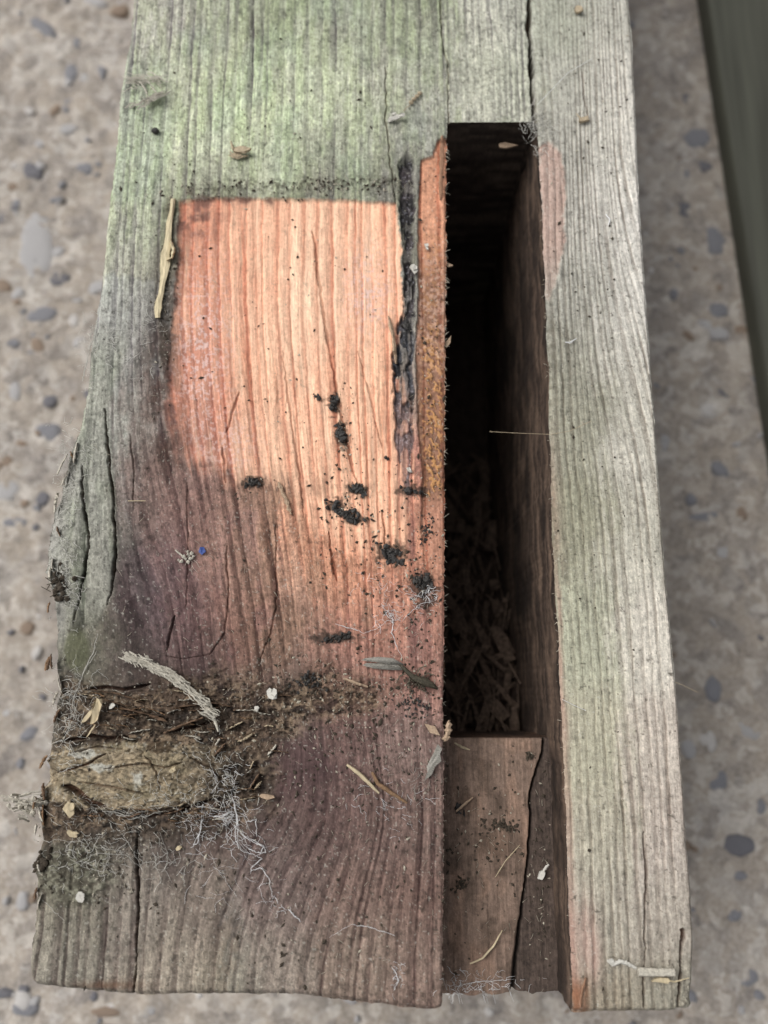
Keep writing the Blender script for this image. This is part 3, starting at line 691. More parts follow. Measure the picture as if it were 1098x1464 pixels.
hc2 = lin((154, 126, 108)) * (1 + .42 * fib + .35 * fd)[..., None]
k = sst(-.1, .5, fbm(hm / 3, hn / 8, 3, 3))[..., None]; hc = hc * (1 - k * .6) + hc2 * k * .6
dk = sst(.05, .45, fbm(hm / 3.5, hn / 4, 4, 11) + .25 * np.exp(-((hpy - 1180) / 40) ** 2))[..., None]
hc = hc * (1 - .45 * dk) + .45 * dk * lin((70, 58, 48))
rc = lin((82, 70, 63)) * (1 + .4 * fib + .6 * fd)[..., None]
hc = hc * (1 - rgt[..., None]) + rc * rgt[..., None]
ck = np.exp(-((hpx - sx - 1) / (1.5 + 2.2 * sst(1250, 1400, hpy))) ** 2)
hc = hc * (1 - .8 * ck[..., None])
hz = HP - DH + (.12 * fib + .06 * fd + .25 * fbm(hm / 6, hn / 9, 2, 7) - .9 * rgt - 1.6 * ck - .5 * (1 - sst(0, 3, np.abs(hpy - hpy[:1]))) ** 2) / 1000
haunch = new_mesh('haunch_shelf', np.stack([hx, hy, hz], -1).reshape(-1, 3), grid_faces(330, 190), M_INNER, mort, np.clip(hc.reshape(-1, 3) * ALB, .004, .8), extra={'gloss': np.full(hx.size, .04)})
haunch['label'] = 'brown shallow shelf at the open end of the slot'
hjx = np.clip((hpx / 2).round().astype(int), 0, 559); hjy = np.clip((hpy / 2).round().astype(int), 0, 739)
vis = (hpx > interp_pl(SLOTL, hpy) + 1) & (hpx < 800)
HM[hjy[vis], hjx[vis]] = hz[vis]
wall('haunch_face', hx[0], hy[0], DS - DH, 40, False, colw((90, 68, 54), (60, 46, 38), .6), 3, mort, 0, hz[0])

# slot floor: the dirt-choked bottom, deeper towards the head of the slot
yf = np.linspace(bp(700, YS, HP)[1] + .001, yl_t - .001, 260)
def edge_world2(pl, Y):
    pys = np.linspace(100, 1460, 400); X_, Y_, _ = bp(interp_pl(pl, pys), pys, HP)
    return np.interp(Y, Y_[::-1], X_[::-1])
fl, frr = edge_world2(SLOTL, yf) - .0025, edge_world2(SLOTR, yf) + .003
fx = fl[:, None] + (frr - fl)[:, None] * np.linspace(0, 1, 60); fy = np.repeat(yf[:, None], 60, 1)
fm, fn = fx * 1000, fy * 1000
fdep = .090 - .042 * (1 - sst(.0, .085, fy - yl_t))
fz = HP - fdep + (3.0 * fbm(fm / 7, fn / 9, 4, 3) + .8 * fbm(fm / 1.5, fn / 2, 3, 6)) / 1000
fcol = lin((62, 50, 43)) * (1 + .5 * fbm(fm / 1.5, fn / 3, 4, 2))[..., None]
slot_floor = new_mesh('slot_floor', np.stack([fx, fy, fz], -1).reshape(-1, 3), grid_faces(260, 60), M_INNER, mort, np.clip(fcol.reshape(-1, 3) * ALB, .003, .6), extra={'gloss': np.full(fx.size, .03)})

# ---- outer sides and sawn end down to the ground
def skirt(name, tx, ty, tz, flip, seed, label=None):
    n = len(tx); nrow = 24
    f = np.linspace(0, 1, nrow)[:, None]
    nx = -np.gradient(ty); ny = np.gradient(tx); l_ = np.hypot(nx, ny) + 1e-9; sgn = -1 if flip else 1
    A = np.concatenate([[0], np.cumsum(np.hypot(np.diff(tx), np.diff(ty)))])[None, :] * 1000 + 0 * f
    D = f * 100 + 0 * A
    h = (.25 * fbm(D / 2.2, A / 14, 4, seed) + .15 * fbm(D, A, 3, seed + 1)) * sst(0, 3, D) * .001 - .0015 * sst(0, 20, D)
    X = tx[None, :] + sgn * (nx / l_)[None, :] * h; Y = ty[None, :] + sgn * (ny / l_)[None, :] * h
    Zz = tz[None, :] * (1 - f) + .0005 * f
    cc = lin((128, 120, 104)) * (1 + .3 * fbm(D / 2, A / 16, 4, seed + 2) + .15 * fbm(D, A, 3, seed))[..., None]
    F_ = grid_faces(nrow, n); F_ = F_ if not flip else F_[:, ::-1]
    new_mesh(name, np.stack([X, Y, Zz], -1).reshape(-1, 3), F_, M_WOOD, post, np.clip(cc.reshape(-1, 3) * ALB, .01, .7), extra={'gloss': np.full(X.size, .05)})
sl = slice(0, NR, 4)
skirt('side', WX[sl, 0], WY[sl, 0], Zw[sl, 0], True, 3)
skirt('side', WX[sl, -1], WY[sl, -1], Zw[sl, -1], False, 6)
skirt('end_grain', WX[-1, :iL + 1], WY[-1, :iL + 1], Zw[-1, :iL + 1], True, 4)
skirt('end_grain', WX[-1, iR:], WY[-1, iR:], Zw[-1, iR:], True, 8)
skirt('end_grain', hx[-1], hy[-1], hz[-1], True, 9)

# ------------------------------------------------------------------ placing things on the post
def zs(x, y, r=2):
    i = int(np.clip(round(x / 2), r, 559 - r)); j = int(np.clip(round(y / 2), r, 739 - r))
    return float(np.max(HM[j - r + 1:j + r, i - r + 1:i + r]))
def at(x, y, dz=0.0, flatz=None):
    z = (zs(x, y) if flatz is None else flatz) + dz
    a, b, c = bp(x, y, z); return Vector((float(a), float(b), float(c)))
MM = .001
K = lambda n: 1 - n
M_GREY = simple_mat('dry_grey_fibre', (196, 190, 176), var=.3, scale=2500)
M_STRAW = simple_mat('straw', (206, 190, 158), var=.25, scale=1500, stretch=(1, .2, 1))
M_TAN = simple_mat('tan_husk', (184, 168, 142), var=.35, scale=2500)
M_BROWNS = simple_mat('brown_straw', (140, 112, 86), var=.35, scale=1800)
M_CHIP = simple_mat('wood_chip', (180, 156, 132), var=.3, scale=2000)
M_SHAV = simple_mat('damp_shaving', (90, 75, 64), var=.55, scale=900)
M_DKCHIP = simple_mat('dark_shaving', (112, 90, 72), var=.45, scale=900)
M_FRASS = simple_mat('black_frass', (44, 41, 38), var=.5, scale=2500, rough=.6, spec=.5)
M_WHITE = simple_mat('white_flake', (208, 205, 196), var=.12, scale=2500)
M_WEB = simple_mat('cobweb_silk', (255, 255, 255), var=.1, scale=2500, rough=.7, transl=.35)
M_WEBG = simple_mat('dusty_silk', (228, 226, 218), var=.2, scale=2500, rough=.9, transl=.3)
M_WING = simple_mat('insect_wing', (182, 178, 168), var=.5, scale=2600, rough=.4, transl=.4, spec=.5, stretch=(1, 3, 1))
M_BODY = simple_mat('insect_body', (104, 98, 84), var=.5, scale=2500, rough=.6)
M_BLUE = simple_mat('blue_paint_flake', (62, 84, 150), var=.2, scale=2500, rough=.5)
M_SPLINT = simple_mat('yellow_splinter', (214, 200, 166), var=.35, scale=1600, stretch=(2.5, .25, 1))
M_OSPL = simple_mat('orange_splinter', (158, 122, 98), var=.3, scale=1600, stretch=(2.5, .3, 1))
M_DIRT = simple_mat('dark_grit', (72, 64, 54), var=.5, scale=2200)
M_PALEG = simple_mat('pale_grit', (190, 182, 164), var=.3, scale=2200)

def px2m(x, y):                        # metres per photo pixel on the post face
    a = at(x, y, 0, HP); b = at(x + 1, y, 0, HP); return (b - a).length
def stalk(mb, pts, r, n=5, dz=.0004, wob=.4, sub=5, taper=True):
    """thin stem through photo points lying on the face; r in mm"""
    P = []
    for (x0, y0), (x1, y1) in zip(pts[:-1], pts[1:]):
        for k in range(sub):
            t = k / sub; P.append((x0 + (x1 - x0) * t + random.uniform(-wob, wob), y0 + (y1 - y0) * t + random.uniform(-wob, wob)))
    P.append(pts[-1])
    # smooth height so that a stem bridges the grooves
    z = [zs(*p) for p in P]; z = [max(z[max(0, i - 2):i + 3]) for i in range(len(z))]
    m = len(P)
    rad = [r * MM * ((.35 + .65 * math.sin(math.pi * (.12 + .80 * i / max(1, m - 1)))) if taper else 1) * random.uniform(.9, 1.1) for i in range(m)]
    mb.tube([at(p[0], p[1], dz + r * MM * .6, zz) for p, zz in zip(P, z)], rad, n)
def flake(mb, cx, cy, w_, h_, ang=0., jag=.4, n=13, th=.00018, lift=.0006, curl=.0004):
    pts = []
    for k in range(n):
        a = 2 * math.pi * k / n; q = 1 + random.uniform(-jag, jag)
        x, y = math.cos(a) * w_ / 2 * q, math.sin(a) * h_ / 2 * q
        pts.append((cx + x * math.cos(ang) - y * math.sin(ang), cy + x * math.sin(ang) + y * math.cos(ang)))
    zt = max(zs(*p) for p in pts)
    mb.sheet([at(p[0], p[1], 0, zt + lift + random.uniform(-curl, curl) * .5) for p in pts], th)
def web(mb, cx, cy, rx, ry, n, r=.035, length=40, curl=.5, dz=.0003, ang=None):
    for _ in range(int(n * .75)):
        x = cx + random.gauss(0, .75) * rx; y = cy + random.gauss(0, .75) * ry
        a = random.gauss(.6, .8) + random.choice((0, math.pi)) if ang is None else ang + random.gauss(0, .5)
        L = length * random.uniform(.3, 1.0); m = max(5, int(L / 4)); P = []
        lift0 = random.uniform(.2, 1.6) * dz
        for k in range(m):
            P.append(at(x, y, lift0 * (.4 + math.sin(math.pi * k / (m - 1)))))
            a += random.gauss(0, curl); x += math.cos(a) * L / m; y += math.sin(a) * L / m
            x = min(max(x, 6), 1090); y = min(max(y, 4), 1446)
        # smooth the path's height
        zz = [p.z for p in P]
        for i in range(1, m - 1): P[i].z = max(zz[i], (zz[i - 1] + zz[i + 1]) / 2)
        mb.tube(P, r * 1.05 * MM * random.uniform(.5, 1.3), 3)
def thread(mb, pts, r=.05, dz=.0008, wob=1.0, sub=6):
    P = []
    for (x0, y0), (x1, y1) in zip(pts[:-1], pts[1:]):
        for k in range(sub):
            t = k / sub; P.append((x0 + (x1 - x0) * t + random.uniform(-wob, wob), y0 + (y1 - y0) * t + random.uniform(-wob, wob)))
    P.append(pts[-1])
    mb.tube([at(p[0], p[1], dz * random.uniform(.2, .8)) for p in P], [r * .62 * MM * random.uniform(.5, 1.2) * (.35 + .65 * math.sin(math.pi * (k + .5) / len(P))) for k in range(len(P))], 4)

# --- splinters still attached to the post (parts)
def splinter(pts, wd, mat, label, h=.0009):
    """ragged sliver lying along photo points; wd in px"""
    mb = MB(); V = []; Fq = []; n = 14
    for i in range(n):
        t = i / (n - 1) * (len(pts) - 1); k = min(int(t), len(pts) - 2); f = t - k
        x = pts[k][0] + (pts[k + 1][0] - pts[k][0]) * f; y = pts[k][1] + (pts[k + 1][1] - pts[k][1]) * f
        w2 = wd / 2 * random.uniform(.55, 1.15) * (1 if 1 < i < n - 2 else random.uniform(.3, .8)); x += random.uniform(-.07, .07) * wd
        z = zs(x, y, 3)
        for dx, dz in ((-w2, -.0006), (-w2 * .8, h * .8), (random.uniform(-.2, .2) * w2, h * random.uniform(.9, 1.2)), (w2 * .8, h * .75), (w2, -.0006)):
            V.append(at(x + dx, y + random.uniform(-1, 1), 0, z + dz))
    for i in range(n - 1):
        for j in range(4): Fq.append((i * 5 + j, (i + 1) * 5 + j, (i + 1) * 5 + j + 1, i * 5 + j + 1))
    Fq += [(0, 1, 2, 3, 4), tuple(5 * (n - 1) + j for j in (4, 3, 2, 1, 0))]
    mb.add(V, Fq); o = mb.build('splinter', mat, post, smooth=False)
    
    if label: o['label'] = label
    return o
splinter([(247, 284), (240, 340), (235, 385), (228, 430), (225, 455)], 15, M_SPLINT, 'pale yellow sliver left of the bare patch')
splinter([(244, 342), (248, 356), (246, 368), (240, 372)], 7, M_SPLINT, 'frayed curl on the pale yellow sliver', .0016)
splinter([(632, 194), (631, 230), (630, 285)], 8, M_OSPL, 'orange spike at the head of the torn strip', .0004)
splinter([(642, 1030), (641, 1048), (636, 1060)], 12, M_CHIP, 'broken pale tip at the lower corner of the slot')
splinter([(838, 1398), (832, 1418), (830, 1440)], 6, M_OSPL, 'brownish splinter at the end of the cheek', .0005)
splinter([(555, 452), (562, 480), (566, 520)], 6, M_CHIP, 'thin sliver at the right rim of the bare patch')
splinter([(398, 690), (408, 712), (416, 735)], 8, M_CHIP, 'short torn sliver at the foot of the bare patch')
for pts, wd in (([(128, 985), (170, 992), (205, 1004)], 8), ([(170, 1010), (215, 1022), (238, 1032)], 13), ([(236, 1048), (262, 1036), (290, 1026)], 9), ([(150, 1000), (185, 1010)], 7), ([(250, 1012), (300, 1004), (330, 1010)], 9)):
    splinter(pts, wd, M_DKCHIP, None, .0012)
for i in range(26):                       # frayed slivers along the waney left edge
    y = random.uniform(620, 1330); x = float(ext(LEFT, y)) + random.uniform(-1, 16); a = 1.57 + random.gauss(0, .35); L = random.uniform(8, 30)
    splinter([(x, y), (x + L * .5 * math.cos(a) - 1, y + L * .5), (x + L * math.cos(a), y + L)], random.uniform(2, 6), random.choice((M_DKCHIP, M_GREY, M_BROWNS, M_GREY)), None, random.uniform(.0004, .0012))
for i in range(64):
    t = random.random(); a = random.uniform(-.25, .35)
    if t < .55: x, y = random.uniform(95, 400), random.uniform(985, 1055)
    elif t < .8: x, y = random.uniform(300, 395), random.uniform(1040, 1150); a = random.uniform(-1.2, .3)
    else: x, y = random.uniform(90, 320), 1162 + random.uniform(-10, 12); a = random.uniform(-.3, .2)
    L = random.uniform(10, 34)
    splinter([(x, y), (x + L * .5 * math.cos(a), y + L * .5 * math.sin(a) + random.uniform(-2, 2)), (x + L * math.cos(a), y + L * math.sin(a))], random.uniform(2.5, 6.5), random.choice((M_DKCHIP, M_DKCHIP, M_BROWNS, M_GREY, M_TAN)), None, random.uniform(.0005, .0013))

# --- things lying on the post
def thing(mb, name, mat, label, cat, group=None, smooth=False):
    o = mb.build(name, mat, None, smooth)
    c = sum((v.co for v in o.data.vertices), Vector()) / len(o.data.vertices); c.z = min(v.co.z for v in o.data.vertices)
    for v in o.data.vertices: v.co -= c
    o.location = c
    return tag(o, label, cat, group)
mb = MB()
for _ in range(26):
    x, y = 205 + random.gauss(0, 14), 112 + random.gauss(0, 5); stalk(mb, [(x - 12, y + random.uniform(-6, 6)), (x, y), (x + random.uniform(6, 14), y + random.uniform(-2, 12))], random.uniform(.08, .2), 3, random.uniform(.0002, .0016), 1.5, 3)
for _ in range(22):
    t = random.random(); x, y = 188 + 46 * t + random.gauss(0, 4), 152 - 18 * t + random.gauss(0, 3); stalk(mb, [(x - 9, y + 5), (x, y), (x + 10, y - 4)], random.uniform(.1, .25), 3, random.uniform(.0003, .002), 1.5, 3)
stalk(mb, [(200, 116), (208, 128), (211, 138)], .22, 4, .0018); stalk(mb, [(212, 116), (220, 128), (226, 134)], .2, 4, .0018); stalk(mb, [(226, 140), (236, 136), (244, 131)], .16, 4, .0014)
thing(mb, 'dry_tuft', M_GREY, 'grey tangled tuft of dry fibres at the upper left edge of the post', 'plant debris')
mb = MB(); flake(mb, 345, 214, 24, 8, -.1, .2, 11, .0006, .0012); stalk(mb, [(330, 202), (333, 212), (338, 222)], .3, 4, .0006); stalk(mb, [(328, 222), (340, 226), (354, 222)], .4, 4, .0003); stalk(mb, [(338, 216), (350, 218), (356, 214)], .35, 4, .001)
for _ in range(9): stalk(mb, [(332 + random.uniform(-4, 6), 218 + random.uniform(-8, 5)), (340 + random.uniform(-4, 10), 222 + random.uniform(-4, 4))], .2, 3, .0006)
thing(mb, 'dry_husk', M_TAN, 'small tan husk on green wood above the bare patch', 'plant debris')
mb = MB(); mb.blob(at(222, 187, .0005), .0008, 2, .15, (1.2, 1, .8)); thing(mb, 'dark_pellet', M_FRASS, 'single round dark pellet on the green wood near the left edge', 'pellet')
mb = MB()
for dx, dy, a, b in ((0, 0, 15, 7), (-7, 3, 9, 8), (8, -3, 9, 5), (-3, -5, 8, 4)): flake(mb, 566 + dx, 168 + dy, a, b, -.3, .35, 10, .0003, random.uniform(.0004, .0012))
thing(mb, 'white_flake', M_WHITE, 'ragged white flake on grey wood above the black seam', 'flake')
mb = MB()
for k in range(4): mb.blob(at(588 + k * 4, 146 - k * 4.2, .0006), .00055, 1, .3, (1.2, .9, .8))
stalk(mb, [(576, 160), (582, 153), (590, 147)], .12, 3, .0006)
thing(mb, 'seed_husk', M_TAN, 'brown seed head just above the ragged white flake', 'seed')

def frass(cx, cy, w_, h_, ang, n, label, rmax=.55, mat=None):
    mb = MB()
    for _ in range(int(n * 1.9)):
        a, b = random.gauss(0, .42) * w_ / 2, random.gauss(0, .42) * h_ / 2
        x = cx + a * math.cos(ang) - b * math.sin(ang); y = cy + a * math.sin(ang) + b * math.cos(ang)
        r = (.10 + (rmax - .10) * random.random() ** 1.6) * MM
        mb.blob(at(x, y, r * random.uniform(.1, .9)), r, 1, 1.3, (random.uniform(.7, 1.8), random.uniform(.6, 1.1), random.uniform(.4, .9)), random.uniform(0, 3))
    return thing(mb, 'frass_clump', mat or M_FRASS, label, 'frass', 'black insect droppings in the grain', False)
frass(477, 576, 12, 26, .1, 26, 'upper of the two upright black frass clumps in the middle of the bare patch')
frass(487, 621, 16, 34, -.25, 34, 'lower of the two upright black frass clumps in the middle of the bare patch')
frass(452, 567, 11, 8, .3, 6, 'tiny brown frass crumb left of the upright black clumps')
frass(512, 700, 26, 14, .35, 26, 'black frass clump at the foot of the long groove in the bare patch')
frass(493, 734, 60, 18, .42, 62, 'longest black frass smear, slanting below the bare patch')
frass(362, 690, 30, 16, -.3, 24, 'dark frass clump at the lower left tear of the bare patch', .5)
frass(560, 792, 40, 26, .6, 46, 'large grey-black frass clump between the slanting smear and the slot edge')
frass(603, 832, 34, 34, 1.0, 40, 'glossy black frass clump close to the slot edge')
frass(590, 702, 46, 9, .25, 22, 'black frass crumbs across the foot of the black seam', .5)
frass(553, 655, 10, 8, 0, 7, 'small black frass crumb left of the black seam foot', .4)
frass(478, 912, 52, 14, -.1, 34, 'dark frass trail on brown wood above the dead insect', .45)
frass(610, 760, 34, 60, 0, 34, 'sparse black crumbs along the slot edge below the torn strip', .3)
frass(590, 1010, 60, 40, .3, 40, 'sparse dark crumbs below the dead insect', .3)
frass(440, 975, 60, 30, .1, 40, 'scattered dark crumbs left of the dead insect', .4)
frass(718, 1180, 60, 22, .1, 40, 'dark crumbs across the shallow brown shelf', .4, M_DIRT)
frass(660, 1265, 24, 20, .3, 18, 'small crumb heap at the left of the shallow shelf', .4, M_DIRT)
frass(757, 1080, 16, 12, 0, 16, 'grey crumb heap at the upper right corner of the shelf', .4, M_DIRT)
frass(580, 465, 14, 20, 0, 16, 'black crumbs lodged in the black seam', .5)
frass(655, 1155, 12, 16, 0, 14, 'black crumbs at the left edge of the shelf', .4)

# dead winged insect
ins = empty('dead_insect', at(580, 960)); tag(ins, 'dead grey insect with folded wings at the slot edge', 'insect')
def inpart(mb, name, mat):
    o = mb.build(name, mat)
    for v in o.data.vertices: v.co -= Vector(ins.location)
    o.parent = ins; return o
mb = MB(); P = [(570, 948), (578, 956), (588, 966), (598, 972), (608, 975), (618, 980), (626, 985)]
mb.tube([at(x, y, .0012) for x, y in P], [r * MM for r in (.2, .42, .5, .75, .9, .55, .2)], 8)
for _ in range(30): mb.blob(at(600 + random.gauss(0, 11), 974 + random.gauss(0, 5), random.uniform(.0004, .0018)), random.uniform(.0001, .00035), 1, .8, (1.5, .8, .7), random.uniform(0, 3)); inpart(mb, 'body', M_BODY)
def wing(pts, th=.00012, lift=.0012):
    mb = MB(); P3 = [at(x, y, 0, zs(573, 948, 4) + lift + dz * MM) for x, y, dz in pts]
    mb.sheet(P3, th); tip = P3[len(P3) // 2]
    for k in range(len(P3)):
        if k != len(P3) // 2: mb.tube([P3[0].lerp(P3[k], .15), P3[0].lerp(P3[k], .5).lerp(tip, .3) + Vector((0, 0, .0001)), P3[k].lerp(tip, .45) + Vector((0, 0, .0001))], .00006, 3)
    return mb
inpart(wing([(578, 950, .2), (562, 941, .6), (541, 939, .4), (522, 941, .2), (516, 944, 0), (530, 946, -.1), (545, 947, .3), (556, 950, 0)]), 'wing', M_WING)
inpart(wing([(582, 958, .3), (568, 950, .3), (545, 948, .1), (524, 948, 0), (518, 951, -.1), (535, 956, -.1), (560, 958, .1)], lift=.0008), 'wing', M_WING)
for pts in ([(585, 962), (572, 966), (568, 975)], [(590, 966), (582, 978), (588, 986)], [(604, 974), (602, 986), (610, 990)], [(600, 970), (612, 962), (622, 966)], [(594, 966), (600, 955), (612, 952)]):
    mb = MB(); stalk(mb, pts, .13, 4, .0006); inpart(mb, 'leg', M_BODY)
mb = MB()
mb.sheet([at(x, y, 0, zs(612, 1090, 4) + .0008 + d * MM) for x, y, d in ((626, 1064, .7), (632, 1070, .6), (629, 1078, .5), (631, 1088, .3), (622, 1096, .3), (617, 1108, .1), (607, 1116, 0), (611, 1104, .3), (610, 1096, 0), (617, 1082, .2))], .00012)
web(mb, 606, 1110, 14, 18, 60, .03, 22)
thing(mb, 'loose_wing', M_WING, 'loose translucent insect wing caught in silk beside the shelf', 'insect wing')

# dried stalk above the knot
mb = MB(); P = [(180, 932), (188, 941), (205, 945), (222, 955), (240, 962), (256, 974), (268, 984), (280, 994), (292, 1005), (300, 1018), (308, 1032), (312, 1046)]
zt = [max(zs(x, y, 4), HP - .0006) for x, y in P]
mb.tube([at(x, y, 0, z + .0012) for (x, y), z in zip(P, zt)], [q * MM * random.uniform(.75, 1.1) for q in (.25, .7, 1.0, 1.1, 1.15, 1.1, .9, .65, .5, .4, .3, .2)], 7)
for k in range(60):
    i = random.randint(1, 8); x, y = P[i]; mb.blob(at(x + random.uniform(-8, 8), y + random.uniform(-6, 6), random.uniform(.0006, .0020)), random.uniform(.0002, .0005), 1, .6, (random.uniform(1, 2.4), .7, .6), random.uniform(-1.2, -.3))
for _ in range(170):
    k = random.randint(1, 9); x, y = P[k]; x += random.uniform(-7, 7); y += random.uniform(-5, 5)
    stalk(mb, [(x - random.uniform(4, 13), y - random.uniform(1, 9)), (x, y), (x + random.uniform(3, 12), y + random.uniform(2, 9))], random.uniform(.07, .22), 3, random.uniform(.0008, .0026), 1.2, 2)
thing(mb, 'dry_stalk', M_GREY, 'shrivelled grey fibrous stalk slanting above the knot', 'plant debris')
mb = MB(); flake(mb, 137, 1018, 12, 40, .25, .2, 12, .0004, .0014, .0012); flake(mb, 126, 1024, 6, 26, .7, .25, 9, .0003, .001)
stalk(mb, [(136, 1036), (130, 1046), (124, 1054)], .2, 3); thing(mb, 'leaf_husk', M_STRAW, 'pale pointed leaf husk above the left of the knot', 'plant debris')
for (x, y, a, b, lab) in ((388, 993, 15, 18, 'larger white flake right of the shrivelled stalk'), (367, 1013, 7, 8, 'tiny white flake right of the shrivelled stalk tip'), (99, 1156, 18, 22, 'cream flake below the left end of the knot'),
                          (160, 1009, 10, 7, 'white crumb on the slivers above the knot'), (247, 1101, 9, 11, 'pinkish white crumb on the right half of the knot'), (103, 1192, 18, 8, 'white crumb in the dark dirt below the cream flake'),
                          (115, 1282, 12, 14, 'grey-white crumb in the mossy lower left corner'), (256, 1212, 9, 7, 'small cream crumb below the knot right of the long crack'), (610, 352, 5, 9, 'white speck on the torn strip'), (592, 385, 9, 14, 'pale crumb on the black seam'), (585, 672, 5, 9, 'white speck at the foot of the black seam')):
    mb = MB(); flake(mb, x, y, a, b, random.uniform(-1, 1), .3, 8, .0004, .0006); flake(mb, x + a * .2, y - b * .15, a * .6, b * .6, random.uniform(-1, 1), .3, 7, .0003, .0010); thing(mb, 'white_flake', M_WHITE if 'cream' not in lab and 'pink' not in lab else M_STRAW, lab, 'flake')
mb = MB(); stalk(mb, [(496, 1093), (512, 1105), (528, 1120), (542, 1134)], .38, 6, .0006, .3); thing(mb, 'straw_piece', M_STRAW, 'straight pale straw on brown wood left of the shelf', 'straw')
mb = MB(); stalk(mb, [(532, 1104), (540, 1120), (560, 1134), (582, 1148)], .42, 6, .0006, .3); thing(mb, 'straw_piece', M_BROWNS, 'curved brown straw beside the straight pale straw', 'straw')
mb = MB(); stalk(mb, [(491, 970), (508, 976), (526, 982)], .3, 5, .0006, .3); thing(mb, 'straw_piece', M_CHIP, 'short tan straw below the dead insect wings', 'straw')
mb = MB(); flake(mb, 618, 1043, 26, 12, .15 + .5, .12, 4, .001, .0008); thing(mb, 'wood_chip', M_CHIP, 'tan rectangular wood chip near the lower slot corner', 'wood chip')
mb = MB(); flake(mb, 381, 1139, 22, 7, .1, .2, 9, .0008, .0008); thing(mb, 'seed_husk', M_CHIP, 'pale pointed seed right of the knot', 'seed')
mb = MB(); flake(mb, 289, 787, 9, 11, .3, .35, 5, .0003, .0005); thing(mb, 'blue_flake', M_BLUE, 'tiny bright blue flake on the brown wood', 'flake')
mb = MB()
for _ in range(14): mb.blob(at(266 + random.gauss(0, 7), 796 + random.gauss(0, 5), .0004), random.uniform(.0002, .0005), 1, .5)
stalk(mb, [(250, 786), (258, 792), (266, 800)], .2, 3); web(mb, 278, 803, 14, 8, 12, .035, 22)
thing(mb, 'grey_crumb', M_GREY, 'grey-white crumb cluster beside the tiny blue flake', 'debris')
mb = MB()
for _ in range(40):
    a = random.uniform(-.5, .7); x, y = 30 + random.gauss(0, 14), 1150 + random.gauss(0, 8)
    p0 = at(x, y, 0, HP - .002 + random.uniform(-.002, .002)); p1 = at(x + 16 * math.cos(a), y + 12 * math.sin(a), 0, HP - .002 + random.uniform(-.002, .002))
    mb.tube([p0, (p0 + p1) / 2 + Vector((0, random.uniform(-.0005, .0005), random.uniform(-.0005, .0008))), p1], random.uniform(.0001, .0003), 4)
for _ in range(16): mb.blob(at(random.uniform(12, 66), 1148 + random.gauss(0, 7), 0, HP - .002), random.uniform(.0003, .0008), 1, .5)
mb.tube([at(2, 1137, 0, HP - .001), at(24, 1147, 0, HP - .001), at(60, 1152, 0, HP - .0015)], .0002, 4)
thing(mb, 'bark_shred', M_GREY, 'shaggy grey-brown shred sticking out from the left edge below the knot', 'plant debris')
mb = MB()
for _ in range(24): mb.blob(at(60 + random.gauss(0, 5), 1236 + random.gauss(0, 9), .0002), random.uniform(.0003, .0007), 1, .6)
thing(mb, 'dirt_clod', M_DIRT, 'dark crumbly clod on the left edge of the mossy corner', 'dirt')
mb = MB()
for _ in range(26): mb.blob(at(88 + random.gauss(0, 6), 836 + random.gauss(0, 9), .0002), random.uniform(.0003, .0008), 1, .6)
for _ in range(18):
    x, y = 86 + random.gauss(0, 6), 832 + random.gauss(0, 12); p0 = at(x, y, .0003); mb.tube([p0, p0 + Vector((random.uniform(-.0025, .001), random.uniform(-.002, .002), random.uniform(-.001, .001)))], .0001, 3)
thing(mb, 'dirt_clod', M_DIRT, 'dark twiggy clod on the waney left edge', 'dirt')
# haunch litter
mb = MB(); stalk(mb, [(672, 1378), (690, 1370), (706, 1352), (718, 1330)], .22, 5, .0008, .2); thing(mb, 'straw_piece', M_STRAW, 'thin curved straw low on the shallow shelf', 'straw')
mb = MB(); stalk(mb, [(652, 1160), (664, 1150), (676, 1140)], .3, 5, .0006, .2); thing(mb, 'straw_piece', M_CHIP, 'short tan straw high on the shallow shelf', 'straw')
mb = MB(); stalk(mb, [(708, 1254), (722, 1232), (743, 1208)], .1, 4, .0008, .2); thing(mb, 'straw_piece', M_STRAW, 'hair-thin straight straw in the middle of the shelf', 'straw')
mb = MB(); stalk(mb, [(650, 1062), (660, 1068), (672, 1072)], .25, 4, .0006, .2); thing(mb, 'straw_piece', M_STRAW, 'short pale straw at the upper edge of the shelf', 'straw')
mb = MB(); flake(mb, 774, 1251, 9, 15, .5, .2, 9, .0007, .0012); stalk(mb, [(776, 1246), (781, 1240), (785, 1236)], .3, 4, .001); thing(mb, 'white_husk', M_WHITE, 'small white husk in the dark gully of the shelf', 'husk')
# cheek end
mb = MB(); stalk(mb, [(868, 1373), (876, 1378), (888, 1374), (898, 1378), (910, 1384)], .42, 5, .0008, 1.0); flake(mb, 874, 1374, 10, 7, 0, .3, 8, .0003, .0012); thing(mb, 'silk_scrap', M_WHITE, 'bright white silk scrap near the end of the cheek', 'cobweb')
mb = MB(); stalk(mb, [(912, 1389), (935, 1390), (964, 1390)], .75, 7, .0006, .2, 5, False); thing(mb, 'twig_piece', M_GREY, 'short grey twig lying crosswise near the end of the cheek', 'twig')
mb = MB(); flake(mb, 946, 1401, 34, 7, .1, .35, 11, .0005, .0008); stalk(mb, [(940, 1400), (965, 1404), (985, 1398)], .15, 4); thing(mb, 'straw_shred', M_STRAW, 'pale shred just below the crosswise grey twig', 'straw')
mb = MB(); flake(mb, 834, 171, 16, 8, -.2, .35, 9, .0006, .0008); stalk(mb, [(824, 162), (830, 170), (842, 172)], .2, 4); thing(mb, 'dry_husk', M_TAN, 'tan shred on grey wood right of the slot head', 'plant debris')
mb = MB(); flake(mb, 826, 13, 12, 10, .3, .4, 9, .0006, .0008); thing(mb, 'dry_husk', M_TAN, 'tan crumb at the upper edge right of the long crack', 'plant debris')
